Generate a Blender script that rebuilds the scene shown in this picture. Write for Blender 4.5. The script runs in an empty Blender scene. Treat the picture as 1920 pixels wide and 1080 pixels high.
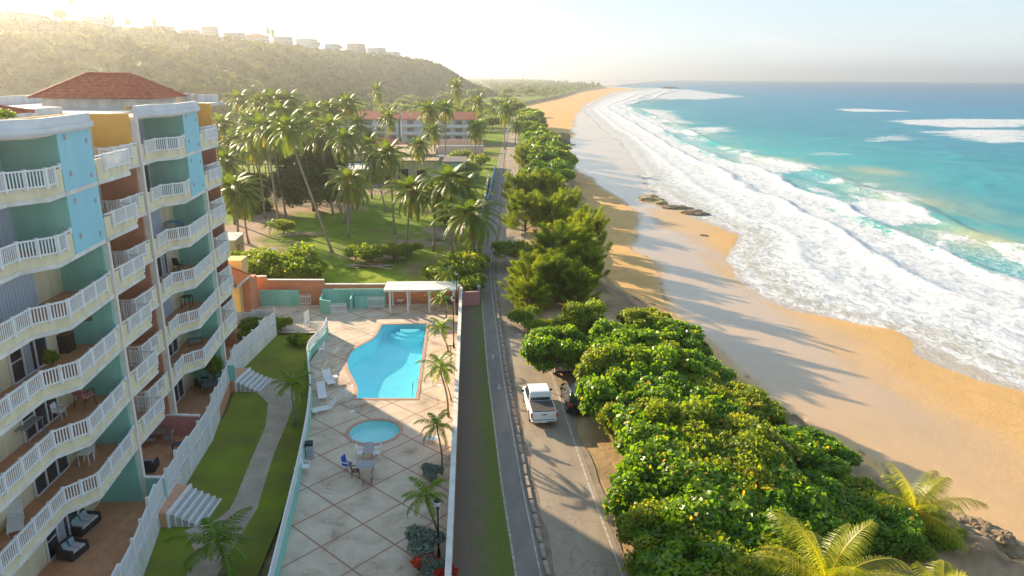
import bpy, math, random
import numpy as np
from mathutils import Vector, Matrix
R=math.radians
S=bpy.context.scene
COL=S.collection
random.seed(7); RNG=np.random.default_rng(7)

# ---------------- camera ----------------
H=25.0; FPX=1360.0
PITCH=math.atan(398/1360.0); ROLL=R(0.36); YAW=R(3.23)
FWD=Vector((math.sin(YAW)*math.cos(PITCH),math.cos(YAW)*math.cos(PITCH),-math.sin(PITCH)))
_r=Vector((math.cos(YAW),-math.sin(YAW),0)); _u=_r.cross(FWD)
RT=_r*math.cos(ROLL)+_u*math.sin(ROLL); UP=_u*math.cos(ROLL)-_r*math.sin(ROLL)
cd=bpy.data.cameras.new('camera'); cam=bpy.data.objects.new('camera',cd); COL.objects.link(cam)
cam.matrix_world=Matrix(((RT.x,UP.x,-FWD.x,0),(RT.y,UP.y,-FWD.y,0),(RT.z,UP.z,-FWD.z,H),(0,0,0,1)))
cd.sensor_width=36; cd.lens=36*FPX/1920; cd.clip_end=30000; cd.clip_start=0.3
S.camera=cam
def at(px,py,z=0.0):          # where the sight line through a pixel of the photo meets height z
    d=FWD+RT*((px-960)/FPX)-UP*((py-540)/FPX); t=(z-H)/d.z
    return (d.x*t,d.y*t)
def atd(px,py,depth):
    d=(FWD+RT*((px-960)/FPX)-UP*((py-540)/FPX))*depth
    return Vector((d.x,d.y,d.z+H))
def atY(px,py,Y):
    d=FWD+RT*((px-960)/FPX)-UP*((py-540)/FPX); t=Y/d.y
    return Vector((d.x*t,Y,d.z*t+H))

# ---------------- sky, sun, exposure ----------------
SUN_EL=R(17.5); SUN_AZ=R(-40)
W=bpy.data.worlds.new('World'); S.world=W; W.use_nodes=True
nt=W.node_tree; nt.nodes.clear()
wo=nt.nodes.new('ShaderNodeOutputWorld'); bg=nt.nodes.new('ShaderNodeBackground')
sk=nt.nodes.new('ShaderNodeTexSky'); sk.sky_type='NISHITA'; sk.sun_disc=False
sk.sun_elevation=SUN_EL; sk.sun_rotation=SUN_AZ; sk.air_density=1.0; sk.dust_density=.5; sk.ozone_density=1.6
tc=nt.nodes.new('ShaderNodeTexCoord'); mp=nt.nodes.new('ShaderNodeMapping'); mp.inputs['Scale'].default_value=(1.0,1.0,5.5)
nz=nt.nodes.new('ShaderNodeTexNoise'); nz.inputs['Scale'].default_value=3.1; nz.inputs['Detail'].default_value=6; nz.inputs['Roughness'].default_value=.55
rp=nt.nodes.new('ShaderNodeValToRGB'); rp.color_ramp.elements[0].position=.56; rp.color_ramp.elements[1].position=.78
rp.color_ramp.elements[1].color=(.8,.8,.8,1)
mxc=nt.nodes.new('ShaderNodeMixRGB'); mxc.inputs[2].default_value=(3.6,3.6,3.6,1)
nt.links.new(tc.outputs['Generated'],mp.inputs[0]); nt.links.new(mp.outputs[0],nz.inputs['Vector'])
nt.links.new(nz.outputs['Fac'],rp.inputs[0]); nt.links.new(rp.outputs[0],mxc.inputs[0])
sx_=nt.nodes.new('ShaderNodeSeparateXYZ'); nt.links.new(tc.outputs['Generated'],sx_.inputs[0])
veil=nt.nodes.new('ShaderNodeValToRGB'); veil.color_ramp.elements[0].position=.0; veil.color_ramp.elements[0].color=(2.7,3.0,3.15,1); veil.color_ramp.elements[1].position=.75; veil.color_ramp.elements[1].color=(1.25,1.95,2.75,1)
q_=veil.color_ramp.elements.new(.16); q_.color=(1.75,2.3,2.8,1)
nt.links.new(sx_.outputs['Z'],veil.inputs[0])
thinv=nt.nodes.new('ShaderNodeMixRGB'); thinv.inputs[0].default_value=.87; nt.links.new(sk.outputs[0],thinv.inputs[1]); nt.links.new(veil.outputs[0],thinv.inputs[2])
nt.links.new(thinv.outputs[0],mxc.inputs[1]); nt.links.new(mxc.outputs[0],bg.inputs[0]); nt.links.new(bg.outputs[0],wo.inputs[0])
bg.inputs[1].default_value=0.12
sl=bpy.data.lights.new('sun','SUN'); sl.energy=5.0; sl.angle=R(.55); sl.color=(1,.80,.54)
so=bpy.data.objects.new('sun',sl); COL.objects.link(so)
sd=Vector((math.sin(SUN_AZ)*math.cos(SUN_EL),math.cos(SUN_AZ)*math.cos(SUN_EL),math.sin(SUN_EL)))
so.rotation_euler=sd.to_track_quat('Z','Y').to_euler(); so.location=(-50,50,60)
S.view_settings.view_transform='Standard'; S.view_settings.look='None'
S.view_settings.gamma=1; S.view_settings.use_curve_mapping=False
S.view_settings.exposure=1.43
HAZE_D=0.00030
S.render.engine='CYCLES'
S.cycles.volume_bounces=0; S.cycles.transparent_max_bounces=12; S.cycles.max_bounces=6
S.render.resolution_x=1024; S.render.resolution_y=576

# ---------------- materials ----------------
def srgb(h):
    h=h.lstrip('#'); c=[int(h[i:i+2],16)/255 for i in (0,2,4)]
    return tuple((x/12.92 if x<=.04045 else ((x+.055)/1.055)**2.4) for x in c)
def newmat(name):
    m=bpy.data.materials.new(name); m.use_nodes=True
    n=m.node_tree; return m,n,n.nodes['Principled BSDF'],n.nodes['Material Output']
def c4(c): return (c[0],c[1],c[2],1)
_MC={}
def M(name,c1,c2=None,scale=2.0,rough=.8,bump=0.0,bscale=None,spec=.3,metal=0,detail=5,stretch=None,world=False):
    if name in _MC: return _MC[name]
    m,n,b,o=newmat(name)
    if c2 is None: c2=tuple(x*.82 for x in c1)
    N=n.nodes; L=n.links
    t=N.new('ShaderNodeTexCoord'); src=t.outputs['Object']
    if world: g=N.new('ShaderNodeNewGeometry'); src=g.outputs['Position']
    if stretch:
        mpn=N.new('ShaderNodeMapping'); mpn.inputs['Scale'].default_value=stretch; L.new(src,mpn.inputs[0]); src=mpn.outputs[0]
    z=N.new('ShaderNodeTexNoise'); z.inputs['Scale'].default_value=scale; z.inputs['Detail'].default_value=detail; z.inputs['Roughness'].default_value=.62
    L.new(src,z.inputs['Vector'])
    r=N.new('ShaderNodeValToRGB'); r.color_ramp.elements[0].position=.33; r.color_ramp.elements[1].position=.67
    r.color_ramp.elements[0].color=c4(c2); r.color_ramp.elements[1].color=c4(c1)
    L.new(z.outputs['Fac'],r.inputs[0]); L.new(r.outputs[0],b.inputs['Base Color'])
    b.inputs['Roughness'].default_value=rough; b.inputs['Metallic'].default_value=metal
    b.inputs['Specular IOR Level'].default_value=spec
    if bump:
        z2=N.new('ShaderNodeTexNoise'); z2.inputs['Scale'].default_value=bscale or scale*6; z2.inputs['Detail'].default_value=4; L.new(src,z2.inputs['Vector'])
        bn=N.new('ShaderNodeBump'); bn.inputs['Strength'].default_value=bump; bn.inputs['Distance'].default_value=.05
        L.new(z2.outputs['Fac'],bn.inputs['Height']); L.new(bn.outputs[0],b.inputs['Normal'])
    _MC[name]=m; return m
def leafmat(name,c1,c2,c3,trans=.4,rough=.5,spec=.35,trc=None):
    """foliage: colour per leaf from the 'tint' attribute, plus light shining through the blade"""
    if name in _MC: return _MC[name]
    m,n,b,o=newmat(name); N=n.nodes; L=n.links
    a=N.new('ShaderNodeAttribute'); a.attribute_name='tint'
    oi=N.new('ShaderNodeObjectInfo')
    ad=N.new('ShaderNodeMath'); ad.operation='MULTIPLY_ADD'; ad.inputs[1].default_value=.16; ad.inputs[2].default_value=-.08
    L.new(oi.outputs['Random'],ad.inputs[0])
    ad2=N.new('ShaderNodeMath'); ad2.operation='ADD'; L.new(a.outputs['Fac'],ad2.inputs[0]); L.new(ad.outputs[0],ad2.inputs[1])
    r=N.new('ShaderNodeValToRGB'); e=r.color_ramp.elements
    e[0].position=.05; e[0].color=c4(c1); e[1].position=.55; e[1].color=c4(c2)
    x=e.new(.97); x.color=c4(c3); x=e.new(.86); x.color=(c2[0]*1.5,c2[1]*1.2,c2[2]*1.2,1)
    L.new(ad2.outputs[0],r.inputs[0]); L.new(r.outputs[0],b.inputs['Base Color'])
    b.inputs['Roughness'].default_value=rough; b.inputs['Specular IOR Level'].default_value=spec
    tr=N.new('ShaderNodeBsdfTranslucent'); hs=N.new('ShaderNodeMixRGB'); hs.blend_type='MULTIPLY'; hs.inputs[0].default_value=1
    hs.inputs[2].default_value=c4(trc or (2.6,2.3,.7)); L.new(r.outputs[0],hs.inputs[1]); L.new(hs.outputs[0],tr.inputs[0])
    mx=N.new('ShaderNodeMixShader'); mx.inputs[0].default_value=trans
    L.new(b.outputs[0],mx.inputs[1]); L.new(tr.outputs[0],mx.inputs[2]); L.new(mx.outputs[0],o.inputs[0])
    _MC[name]=m; return m

# ---------------- tagging / hierarchy ----------------
def tag(o,label=None,cat=None,group=None,kind=None):
    if label: o['label']=label
    if cat: o['category']=cat
    if group: o['group']=group
    if kind: o['kind']=kind
    return o
def empty(name,loc=(0,0,0),rz=0,label=None,cat=None,group=None):
    o=bpy.data.objects.new(name,None); COL.objects.link(o); o.location=loc; o.rotation_euler=(0,0,rz)
    o.empty_display_size=.3
    return tag(o,label,cat,group)
def children(o): return [c for c in bpy.data.objects if c.parent==o]
class MB:
    def __init__(s): s.v=[]; s.f=[]; s.t=[]
    def add(s,vs,fs,tint=None):
        k=len(s.v); s.v.extend([tuple(v) for v in vs]); s.f.extend([tuple(i+k for i in f) for f in fs]); return s
    def box(s,cx,cy,cz,sx,sy,sz,rz=0,rx=0,ry=0):
        m=Matrix.Translation((cx,cy,cz))@Matrix.Rotation(rz,4,'Z')@Matrix.Rotation(ry,4,'Y')@Matrix.Rotation(rx,4,'X')
        p=[m@Vector((a*sx/2,b*sy/2,c*sz/2)) for c in (-1,1) for a,b in ((-1,-1),(1,-1),(1,1),(-1,1))]
        return s.add(p,[(0,3,2,1),(4,5,6,7),(0,1,5,4),(1,2,6,5),(2,3,7,6),(3,0,4,7)])
    def bx(s,x0,x1,y0,y1,z0,z1): return s.box((x0+x1)/2,(y0+y1)/2,(z0+z1)/2,abs(x1-x0),abs(y1-y0),abs(z1-z0))
    def bar(s,a,b,w,h=None):      # a beam from a to b, width w, height h
        a=Vector(a);b=Vector(b);h=h or w; d=(b-a); L=d.length
        if L<1e-5: return s
        q=d.to_track_quat('X','Z'); c=(a+b)/2
        p=[c+q@Vector((x*L/2,y*w/2,z*h/2)) for z in (-1,1) for x,y in ((-1,-1),(1,-1),(1,1),(-1,1))]
        return s.add(p,[(0,3,2,1),(4,5,6,7),(0,1,5,4),(1,2,6,5),(2,3,7,6),(3,0,4,7)])
    def prism(s,poly,z0,z1):
        n=len(poly); a=sum(poly[i][0]*poly[(i+1)%n][1]-poly[(i+1)%n][0]*poly[i][1] for i in range(n))
        if a<0: poly=poly[::-1]
        z0f=z0 if callable(z0) else (lambda p:z0); z1f=z1 if callable(z1) else (lambda p:z1)
        vs=[(p[0],p[1],z0f(p)) for p in poly]+[(p[0],p[1],z1f(p)) for p in poly]
        fs=[tuple(range(n-1,-1,-1)),tuple(range(n,2*n))]+[(i,(i+1)%n,n+(i+1)%n,n+i) for i in range(n)]
        return s.add(vs,fs)
    def tube(s,pts,rad,n=8,cap=True):
        pts=[Vector(p) for p in pts]; rad=rad if hasattr(rad,'__len__') else [rad]*len(pts); k=len(s.v)
        for i,p in enumerate(pts):
            d=(pts[min(i+1,len(pts)-1)]-pts[max(i-1,0)])
            if d.length<1e-6: d=Vector((0,0,1))
            d.normalize(); u=d.cross(Vector((0,0,1))) if abs(d.z)<.95 else d.cross(Vector((1,0,0))); u.normalize(); w=d.cross(u)
            for j in range(n):
                a=2*math.pi*j/n; s.v.append(tuple(p+(u*math.cos(a)+w*math.sin(a))*rad[i]))
        for i in range(len(pts)-1):
            for j in range(n):
                a=k+i*n+j; b=k+i*n+(j+1)%n; s.f.append((a,a+n,b+n,b))
        if cap: s.f.append(tuple(k+j for j in range(n))); s.f.append(tuple(k+(len(pts)-1)*n+j for j in range(n-1,-1,-1)))
        return s
    def cyl(s,x,y,z0,z1,r,r2=None,n=16): return s.tube([(x,y,z0),(x,y,z1)],[r,r if r2 is None else r2],n)
    def ball(s,x,y,z,rx,ry=None,rz=None,n=10,m=7,jit=0):
        ry=ry or rx; rz=rz or rx; k=len(s.v)
        for i in range(m+1):
            t=math.pi*i/m
            for j in range(n):
                a=2*math.pi*j/n; q=1+random.uniform(-jit,jit)
                s.v.append((x+rx*q*math.sin(t)*math.cos(a),y+ry*q*math.sin(t)*math.sin(a),z+rz*q*math.cos(t)))
        for i in range(m):
            for j in range(n): s.f.append((k+i*n+j,k+i*n+(j+1)%n,k+(i+1)*n+(j+1)%n,k+(i+1)*n+j)[::-1])
        return s
    def mesh(s,name):
        me=bpy.data.meshes.new(name); me.from_pydata(s.v,[],s.f); me.update(); return me
    def build(s,name,m,parent=None,smooth=False,world=False,label=None,cat=None,group=None,kind=None):
        me=s.mesh(name); me.materials.append(m)
        if smooth: me.polygons.foreach_set('use_smooth',[True]*len(me.polygons))
        o=bpy.data.objects.new(name,me); COL.objects.link(o)
        if parent is not None:
            o.parent=parent
            if world:
                if parent.parent: o.matrix_parent_inverse=Matrix.Identity(4)
                else: o.matrix_parent_inverse=(Matrix.Translation(parent.location)@parent.rotation_euler.to_matrix().to_4x4()).inverted()
        return tag(o,label,cat,group,kind)
def npmesh(name,V,F,mat,attrs=None,smooth=False,parent=None):
    """V (n,3) array, F (m,k) array of equal sized faces; attrs name -> per-vertex floats or rgb"""
    V=np.asarray(V,dtype=np.float32); F=np.asarray(F,dtype=np.int32); me=bpy.data.meshes.new(name)
    me.vertices.add(len(V)); me.vertices.foreach_set('co',V.ravel())
    k=F.shape[1]; me.loops.add(F.size); me.loops.foreach_set('vertex_index',F.ravel())
    me.polygons.add(len(F)); me.polygons.foreach_set('loop_start',np.arange(0,F.size,k,dtype=np.int32))
    try: me.polygons.foreach_set('loop_total',np.full(len(F),k,dtype=np.int32))
    except Exception: pass
    if smooth: me.polygons.foreach_set('use_smooth',np.ones(len(F),dtype=bool))
    me.update(calc_edges=True); me.validate()
    for nme,a in (attrs or {}).items():
        a=np.asarray(a,dtype=np.float32)
        if a.ndim==1: at_=me.attributes.new(nme,'FLOAT','POINT'); at_.data.foreach_set('value',a)
        else:
            at_=me.attributes.new(nme,'FLOAT_COLOR','POINT'); b=np.ones((len(a),4),dtype=np.float32); b[:,:3]=a; at_.data.foreach_set('color',b.ravel())
    me.materials.append(mat); o=bpy.data.objects.new(name,me); COL.objects.link(o)
    if parent is not None: o.parent=parent
    return o
def copy_tree(o,loc=None,rz=None,sc=None,label=None,group=None,parent=None):
    c=o.copy(); COL.objects.link(c)
    if parent is not None: c.parent=parent
    if loc is not None: c.location=loc
    if rz is not None: c.rotation_euler=(c.rotation_euler[0],c.rotation_euler[1],rz)
    if sc is not None: c.scale=sc if hasattr(sc,'__len__') else (sc,sc,sc)
    if label: c['label']=label
    if group: c['group']=group
    for ch in CH.get(o.name,[]): 
        d=ch.copy(); COL.objects.link(d); d.parent=c; CH.setdefault(c.name,[]).append(d)
        for g in CH.get(ch.name,[]):
            e=g.copy(); COL.objects.link(e); e.parent=d; CH.setdefault(d.name,[]).append(e)
    return c
CH={}
def reg(root):
    CH[root.name]=[c for c in bpy.data.objects if c.parent==root]
    for c in CH[root.name]: CH[c.name]=[g for g in bpy.data.objects if g.parent==c]
    return root
def pip(x,y,poly):            # points in polygon, numpy
    ins=np.zeros(x.shape,bool); n=len(poly)
    for i in range(n):
        x1,y1=poly[i]; x2,y2=poly[(i+1)%n]
        if y1==y2: continue
        c=((y1>y)!=(y2>y))&(x<(x2-x1)*(y-y1)/(y2-y1)+x1); ins^=c
    return ins
def segd(x,y,pts,closed=True):
    d=np.full(x.shape,1e9); n=len(pts)
    for i in range(n if closed else n-1):
        x1,y1=pts[i]; x2,y2=pts[(i+1)%n]; dx,dy=x2-x1,y2-y1; L=dx*dx+dy*dy+1e-9
        t=np.clip(((x-x1)*dx+(y-y1)*dy)/L,0,1); d=np.minimum(d,np.hypot(x-x1-t*dx,y-y1-t*dy))
    return d
def sdf(x,y,poly): d=segd(x,y,poly); return np.where(pip(x,y,poly),d,-d)
def _hash(i,j,s): 
    h=np.sin(i*127.1+j*311.7+s*74.7)*43758.5453; return h-np.floor(h)
def vnoise(x,y,s=0):
    i=np.floor(x); j=np.floor(y); fx=x-i; fy=y-j; fx=fx*fx*(3-2*fx); fy=fy*fy*(3-2*fy)
    a=_hash(i,j,s); b=_hash(i+1,j,s); c=_hash(i,j+1,s); d=_hash(i+1,j+1,s)
    return (a*(1-fx)+b*fx)*(1-fy)+(c*(1-fx)+d*fx)*fy
def fbm(x,y,o=4,s=0):
    r=0;a=.5;t=0
    for k in range(o): r=r+a*vnoise(x*2**k,y*2**k,s+k*13); t+=a; a*=.5
    return r/t
def smooth(a,b,x): t=np.clip((x-a)/(b-a),0,1); return t*t*(3-2*t)
# ---------------- terrain, beach, sea ----------------
SEA=-4.0
def curve(pts):
    p=sorted(pts); ys=np.array([a for a,b in p]); xs=np.array([b for a,b in p]); return lambda y: np.interp(y,ys,xs)
K=29/28.5
XB=curve([(0,41),(20,37),(36,32.8),(42,31.5),(46,29.5),(55,28),(69,24.5),(87,23),(97,20),(110,20),(128,22.6),(160,26),(215,30),(275,31.4),(400,37),(531,44.5),(717,49.6),(978,116),(1400,205),(1900,348)])
XD=curve([(0,40),(30,33),(45,29),(60,27),(75,26),(91,25.2),(108,27.4),(125,28),(148,35.6),(175,34.7),(209,34.8),(241,32),(320,42),(445,61),(560,78),(793,120),(1438,275),(1700,380)])
XS=curve([(a*K,b*K) for a,b in [(0,66),(20,60),(35,57.5),(50,55),(61,52.7),(66,51.4),(71.5,49.9),(77.8,50),(80.3,46.7),(86.7,41.8),(91.5,39.2),(101,40),(112,41),(122,46),(131.5,50.5),(140,50),(150,47),(156.9,48),(170,47),(200,48),(238,55.6),(345,69.6),(409,73.7),(540,88),(664,102),(963,169.9),(1263,248),(1500,320),(1700,420)]])
XO=curve([(0,110),(60,104),(122,100),(133,99),(145,102),(157,106),(172,110),(190,108),(203,111),(227,115),(252,110),(321,112),(458,132),(668,153),(754,158),(963,240),(1263,330),(1700,480)])
def bluff_top(Y): return XB(Y)-np.where(Y<130,6.0,4.0)-2*fbm(Y/9,Y*0+3,2,5)
def terr(x,Y):
    xb=XB(Y); xs=XS(Y); top=bluff_top(Y)
    n=fbm(x/3.5,Y/3.5,4,2); t=smooth(top,xb+1.0,x)
    land=-.06+0*x
    beach=-3.25-.75*np.clip((x-xb)/np.maximum(xs-xb,4),0,1.6)+ (fbm(x/7,Y/10,3,9)-.5)*.18
    z=land*(1-t)+beach*t
    z+= ((n-.5)*2.0+(fbm(x/1.2,Y/1.2,3,44)-.5)*1.1*(Y<60))*np.clip(4*t*(1-t),0,1)*(Y<260)+ (fbm(x/.9,Y/.9,4,47)-.5)*.9*smooth(top-3,top,x)*smooth(xb+1.5,xb-.5,x)*(Y<75)
    far=x>xs; z=np.where(far,np.minimum(z,-4.0-.05*(x-xs)),z)
    z=np.maximum(z,-9)
    return z
def fan(a0,a1,na,r0,r1,nr):
    A=np.radians(np.linspace(a0,a1,na)); Rr=np.geomspace(r0,r1,nr)
    AA,RR=np.meshgrid(A,Rr); X=RR*np.sin(AA); Y=RR*np.cos(AA)
    i=np.arange(nr-1)[:,None]*na+np.arange(na-1)[None,:]
    F=np.stack([i,i+1,i+na+1,i+na],-1).reshape(-1,4)[:,::-1]
    return X.ravel(),Y.ravel(),F
X,Y,F=fan(-70,62,760,12,6500,600)
Z=terr(X,Y)
xb=XB(Y); top=bluff_top(Y)
Z=np.where((X>XS(Y)+40)|(Y>2200),-9,Z); Z=np.where((Y>2200)&(X<XB(1900)+(Y-1900)*.3),-.5,Z)
# albedo zones of the ground
def zone(c): return np.array(c)[None,:]
n1=fbm(X/6,Y/6,5,1)[:,None]; n2=fbm(X/1.3,Y/1.3,4,4)[:,None]; n3=fbm(X/16,Y/16,4,8)[:,None]
grass=zone((.095,.16,.010))*(1-n1)+zone((.23,.29,.018))*n1; grass=grass*(.6+.8*n2)
dry=zone((.20,.15,.075))*(.7+.6*n2)
Z=np.where(pip(X,Y,[(-23,16),(-2.2,16),(-2.2,77),(-13,77),(-12,54),(-10,40),(-8,16)]),-2.5,Z)
g=grass*(1-smooth(.56,.72,n3))+dry*smooth(.56,.72,n3)
dirt=zone((.40,.28,.20))*(.7+.6*n2)
# builder's dirt yard in the lot, left of the grass
yard=[at(400,430),at(470,395),at(560,378),at(640,372),at(700,392),at(560,398),at(505,425),at(470,505),at(440,560)]+[at(330,480)]
dy=smooth(-1.5,1.5,sdf(X,Y,yard)+(n1[:,0]-.5)*7)[:,None]; g=g*(1-dy)+zone((.42,.29,.21))*(.7+.6*n2)*dy
for (px,py,rx,ry) in ((590,385,9,3),(700,480,7,3),(780,455,8,4),(835,432,6,5),(690,360,9,6)):
    cx,cy=at(px,py); w=np.clip(1-np.hypot((X-cx)/rx,(Y-cy)/ry),0,1)[:,None]; w=smooth(.1,.6,w+(n2-.5)*.6); g=g*(1-w)+dirt*.8*w
# sandy shoulder and bluff
sh=smooth(6.3,7.6,X+(n1[:,0]-.5)*1.0)[:,None]*(Y<140)[:,None]
shc=zone((.46,.31,.16))*(.65+.7*n2); shc=shc*(1-.55*smooth(.55,.7,n1))+zone((.15,.10,.05))*.55*smooth(.55,.7,n1)
g=g*(1-sh)+shc*sh
tt=smooth(top-2,top+1.5,X)[:,None]; rock=zone((.30,.20,.12))*(.25+1.4*n2); g=g*(1-tt)+rock*tt
ts=smooth(-1.2,.6,X-xb+(n1[:,0]-.5)*5)[:,None]
sand=zone((.64,.39,.155))*(.86+.2*n1+.14*(n2-.5)*2*(Y<220)[:,None])
wet=smooth(-1.5,2.0,X-XD(Y)+(fbm(X/5,Y/12,3,21)-.5)*5)
wv=fbm(X/9+Y/40,Y/26,4,33)
sheen=wet*(1-.85*smooth(7,17,X-XD(Y)+(wv-.5)*18)*(Y<170))*(.45+.55*smooth(35,75,Y))
sheen=np.where(Y>165,wet,sheen)
wsand=zone((.58,.345,.13))*(.92+.16*n1); wsf=zone((.46,.33,.22))
sw=np.abs(np.sin((X-XS(Y)+(fbm(X/9,Y/16,3,131)-.5)*26)/3.1)); wsand=wsand*(1-.10*smooth(.93,1.0,sw)*fbm(X/4,Y/5,3,133))[:,None]*(.94+.12*fbm(X/1.1,Y/1.6,4,134))[:,None]
wc=wsand*(1-sheen[:,None]*.75)+wsf*sheen[:,None]*.75
s=sand*(1-wet[:,None])+wc*wet[:,None]
wr=(np.abs(X-XD(Y)+(fbm(X/5,Y/12,3,21)-.5)*5-.4)<.35)*smooth(.55,.7,fbm(X/.8,Y/.8,3,66)); s=s*(1-.6*wr[:,None])
bar=smooth(0,6,sdf(X,Y,[at(a,b,-4) for a,b in ((1195,392),(1290,388),(1345,405),(1372,440),(1300,452),(1215,432))]))[:,None]
s=s*(1-bar)+zone((.52,.35,.19))*bar; sheen=sheen*(1-.75*bar[:,0])
g=g*(1-ts)+s*ts; sheen=sheen*ts[:,0]
m,n,b,o=newmat('ground_surface'); N=n.nodes;L=n.links
a=N.new('ShaderNodeAttribute'); a.attribute_name='albedo'; L.new(a.outputs['Color'],b.inputs['Base Color'])
a2=N.new('ShaderNodeAttribute'); a2.attribute_name='wet'
mr=N.new('ShaderNodeMapRange'); mr.inputs['To Min'].default_value=.95; mr.inputs['To Max'].default_value=.16; L.new(a2.outputs['Fac'],mr.inputs['Value']); L.new(mr.outputs[0],b.inputs['Roughness'])
mr2=N.new('ShaderNodeMapRange'); mr2.inputs['To Min'].default_value=.1; mr2.inputs['To Max'].default_value=.75; L.new(a2.outputs['Fac'],mr2.inputs['Value']); L.new(mr2.outputs[0],b.inputs['Specular IOR Level'])
gp=N.new('ShaderNodeNewGeometry'); z1=N.new('ShaderNodeTexNoise'); z1.inputs['Scale'].default_value=2.2; z1.inputs['Detail'].default_value=8; z1.inputs['Roughness'].default_value=.7; L.new(gp.outputs['Position'],z1.inputs['Vector'])
bn=N.new('ShaderNodeBump'); bn.inputs['Distance'].default_value=.14
mr3=N.new('ShaderNodeMapRange'); mr3.inputs['To Min'].default_value=.55; mr3.inputs['To Max'].default_value=.05; L.new(a2.outputs['Fac'],mr3.inputs['Value']); L.new(mr3.outputs[0],bn.inputs['Strength'])
L.new(z1.outputs['Fac'],bn.inputs['Height']); L.new(bn.outputs[0],b.inputs['Normal'])
tag(npmesh('ground',np.stack([X,Y,Z],1),F,m,{'albedo':g,'wet':sheen},smooth=True),kind='structure')
del g,grass,dry,dirt,s,sand,wsand,wc,shc,rock

X,Y,F=fan(2,62,820,30,6500,740)
xs=XS(Y); xo=XO(Y); dS=X-xs; dO=xo-X
wob=(fbm(X/8,Y/14,4,3)-.5)
wob2=(fbm(X/3,Y/5,3,17)-.5)
foam=smooth(-2,10,dO+wob*34)
fr=np.clip(dS/np.maximum(xo-xs,5),0,1)
# ragged pocket of clear water inside the break
pk=sdf(X,Y,[at(px,py,SEA) for px,py in ((1450,324),(1520,318),(1570,322),(1640,330),(1700,352),(1610,338),(1550,346),(1470,340))])+wob*14; foam*=1-.8*smooth(-1,6,pk)
stk=fbm(X/26,Y/7,4,151)-.5
def blob(pts,soft,n=10):
    return smooth(-soft*.6,soft*1.6,sdf(X,Y,[at(px,py,SEA) for px,py in pts])+wob*n+stk*n*1.3)
for pts,soft,nn,amt in (
  ([(1650,227),(1760,223),(1960,224),(1960,238),(1800,240),(1700,234)],9,16,1),
  ([(1720,248),(1800,243),(1960,243),(1960,268),(1860,272),(1790,262)],12,22,1),
  ([(1558,205),(1610,204),(1700,208),(1712,210),(1600,210)],5,6,1),
  ([(1140,160),(1200,168),(1290,168),(1396,181),(1330,187),(1230,186),(1120,190)],10,30,.85),
  ([(1290,240),(1345,238),(1382,240),(1372,247),(1310,252)],7,10,1),
  ([(1560,345),(1640,342),(1700,362),(1758,392),(1700,404),(1640,385)],6,16,.95),
  ([(1405,303),(1470,298),(1560,316),(1500,326),(1430,322)],6,12,.9),
  ([(1190,202),(1260,208),(1290,232),(1240,232),(1190,215)],9,14,1),
  ([(1630,255),(1700,252),(1720,264),(1640,265)],5,16,.45),
  ([(1500,285),(1580,283),(1590,292),(1520,294)],5,16,.35)):
    foam=np.maximum(foam,blob(pts,soft,nn)*amt*(.80+.35*(fbm(X/14,Y/6,4,141)-.5)))
gapn=fbm((X-xs)/9+3,Y/38,3,123); foam*=1-.75*smooth(.54,.64,gapn)*smooth(.52,.62,fr)*smooth(1.02,.93,fr)*smooth(25,50,xo-xs)
foam*=np.where(Y>1900,0,1)
# thin lace at the landward side
lace=smooth(0,9,dS+wob*5)
hg=fbm(X/2.2,Y/2.6,4,41)
w1=np.sin((dS+wob*16+Y*.05)/4.2); 
surf=foam*(.10+.32*(fbm(X/6,Y/9,4,51)-.4)+.22*(hg-.5))*smooth(2,20,dS)
def ridge(c,w,h): q=(fr-c+wob*.07)/w; return h*np.exp(-q*q*.5)*np.where(q>0,1,1)
am=smooth(20,60,xo-xs)
surf+=am*(ridge(.93,.035,1.3)*(.4+fbm(X/20,Y/30,2,61)) + ridge(.42,.022,.75)+ridge(.64,.022,.7)+ridge(.2,.02,.22))
swell=.22*np.sin((X*.9-Y*.12)/7+fbm(X/30,Y/30,3,71)*9)+.12*np.sin((X*.7+Y*.35)/3.1+fbm(X/12,Y/12,2,77)*7)
far=smooth(700,250,np.hypot(X,Y))
Zs=SEA+.03+surf+swell*(1-foam)*far*smooth(5,60,-dO)
Zs=np.where(dS<6,SEA+.03+(Zs-SEA-.03)*np.clip(dS/6,0,1),Zs)
depth=np.clip(-dO/420,0,1)*.55+np.clip(np.hypot(X,Y)/3500,0,1)*.55
depth=np.clip(depth+(fbm(X/60,Y/160,4,81)-.5)*.22,0,1)
sandy=np.exp(-(dO/16)**2)*.4*(fbm(X/14,Y/22,3,91)>.4)*smooth(.35,.6,fbm(X/14,Y/22,3,91))
for px,py,r in ((1710,378,9),(1420,305,9),(1640,322,8),(1830,452,9)):
    cx,cy=at(px,py,SEA); sandy=np.maximum(sandy,np.exp(-(((X-cx)/r)**2+((Y-cy)/(r*1.6))**2))*.8)
keep=(dS>-7)
m,n,b,o=newmat('sea_water'); N=n.nodes;L=n.links
def attr(nm): q=N.new('ShaderNodeAttribute'); q.attribute_name=nm; return q.outputs['Fac']
r=N.new('ShaderNodeValToRGB'); e=r.color_ramp.elements
e[0].position=0; e[0].color=(.04,.34,.33,1); e[1].position=1; e[1].color=(.006,.13,.28,1)
q=e.new(.14); q.color=(.010,.21,.27,1); q=e.new(.45); q.color=(.007,.19,.31,1)
L.new(attr('depth'),r.inputs[0])
ms=N.new('ShaderNodeMixRGB'); ms.inputs[2].default_value=(.40,.38,.20,1); L.new(attr('sandy'),ms.inputs[0]); L.new(r.outputs[0],ms.inputs[1])
gp=N.new('ShaderNodeNewGeometry')
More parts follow.
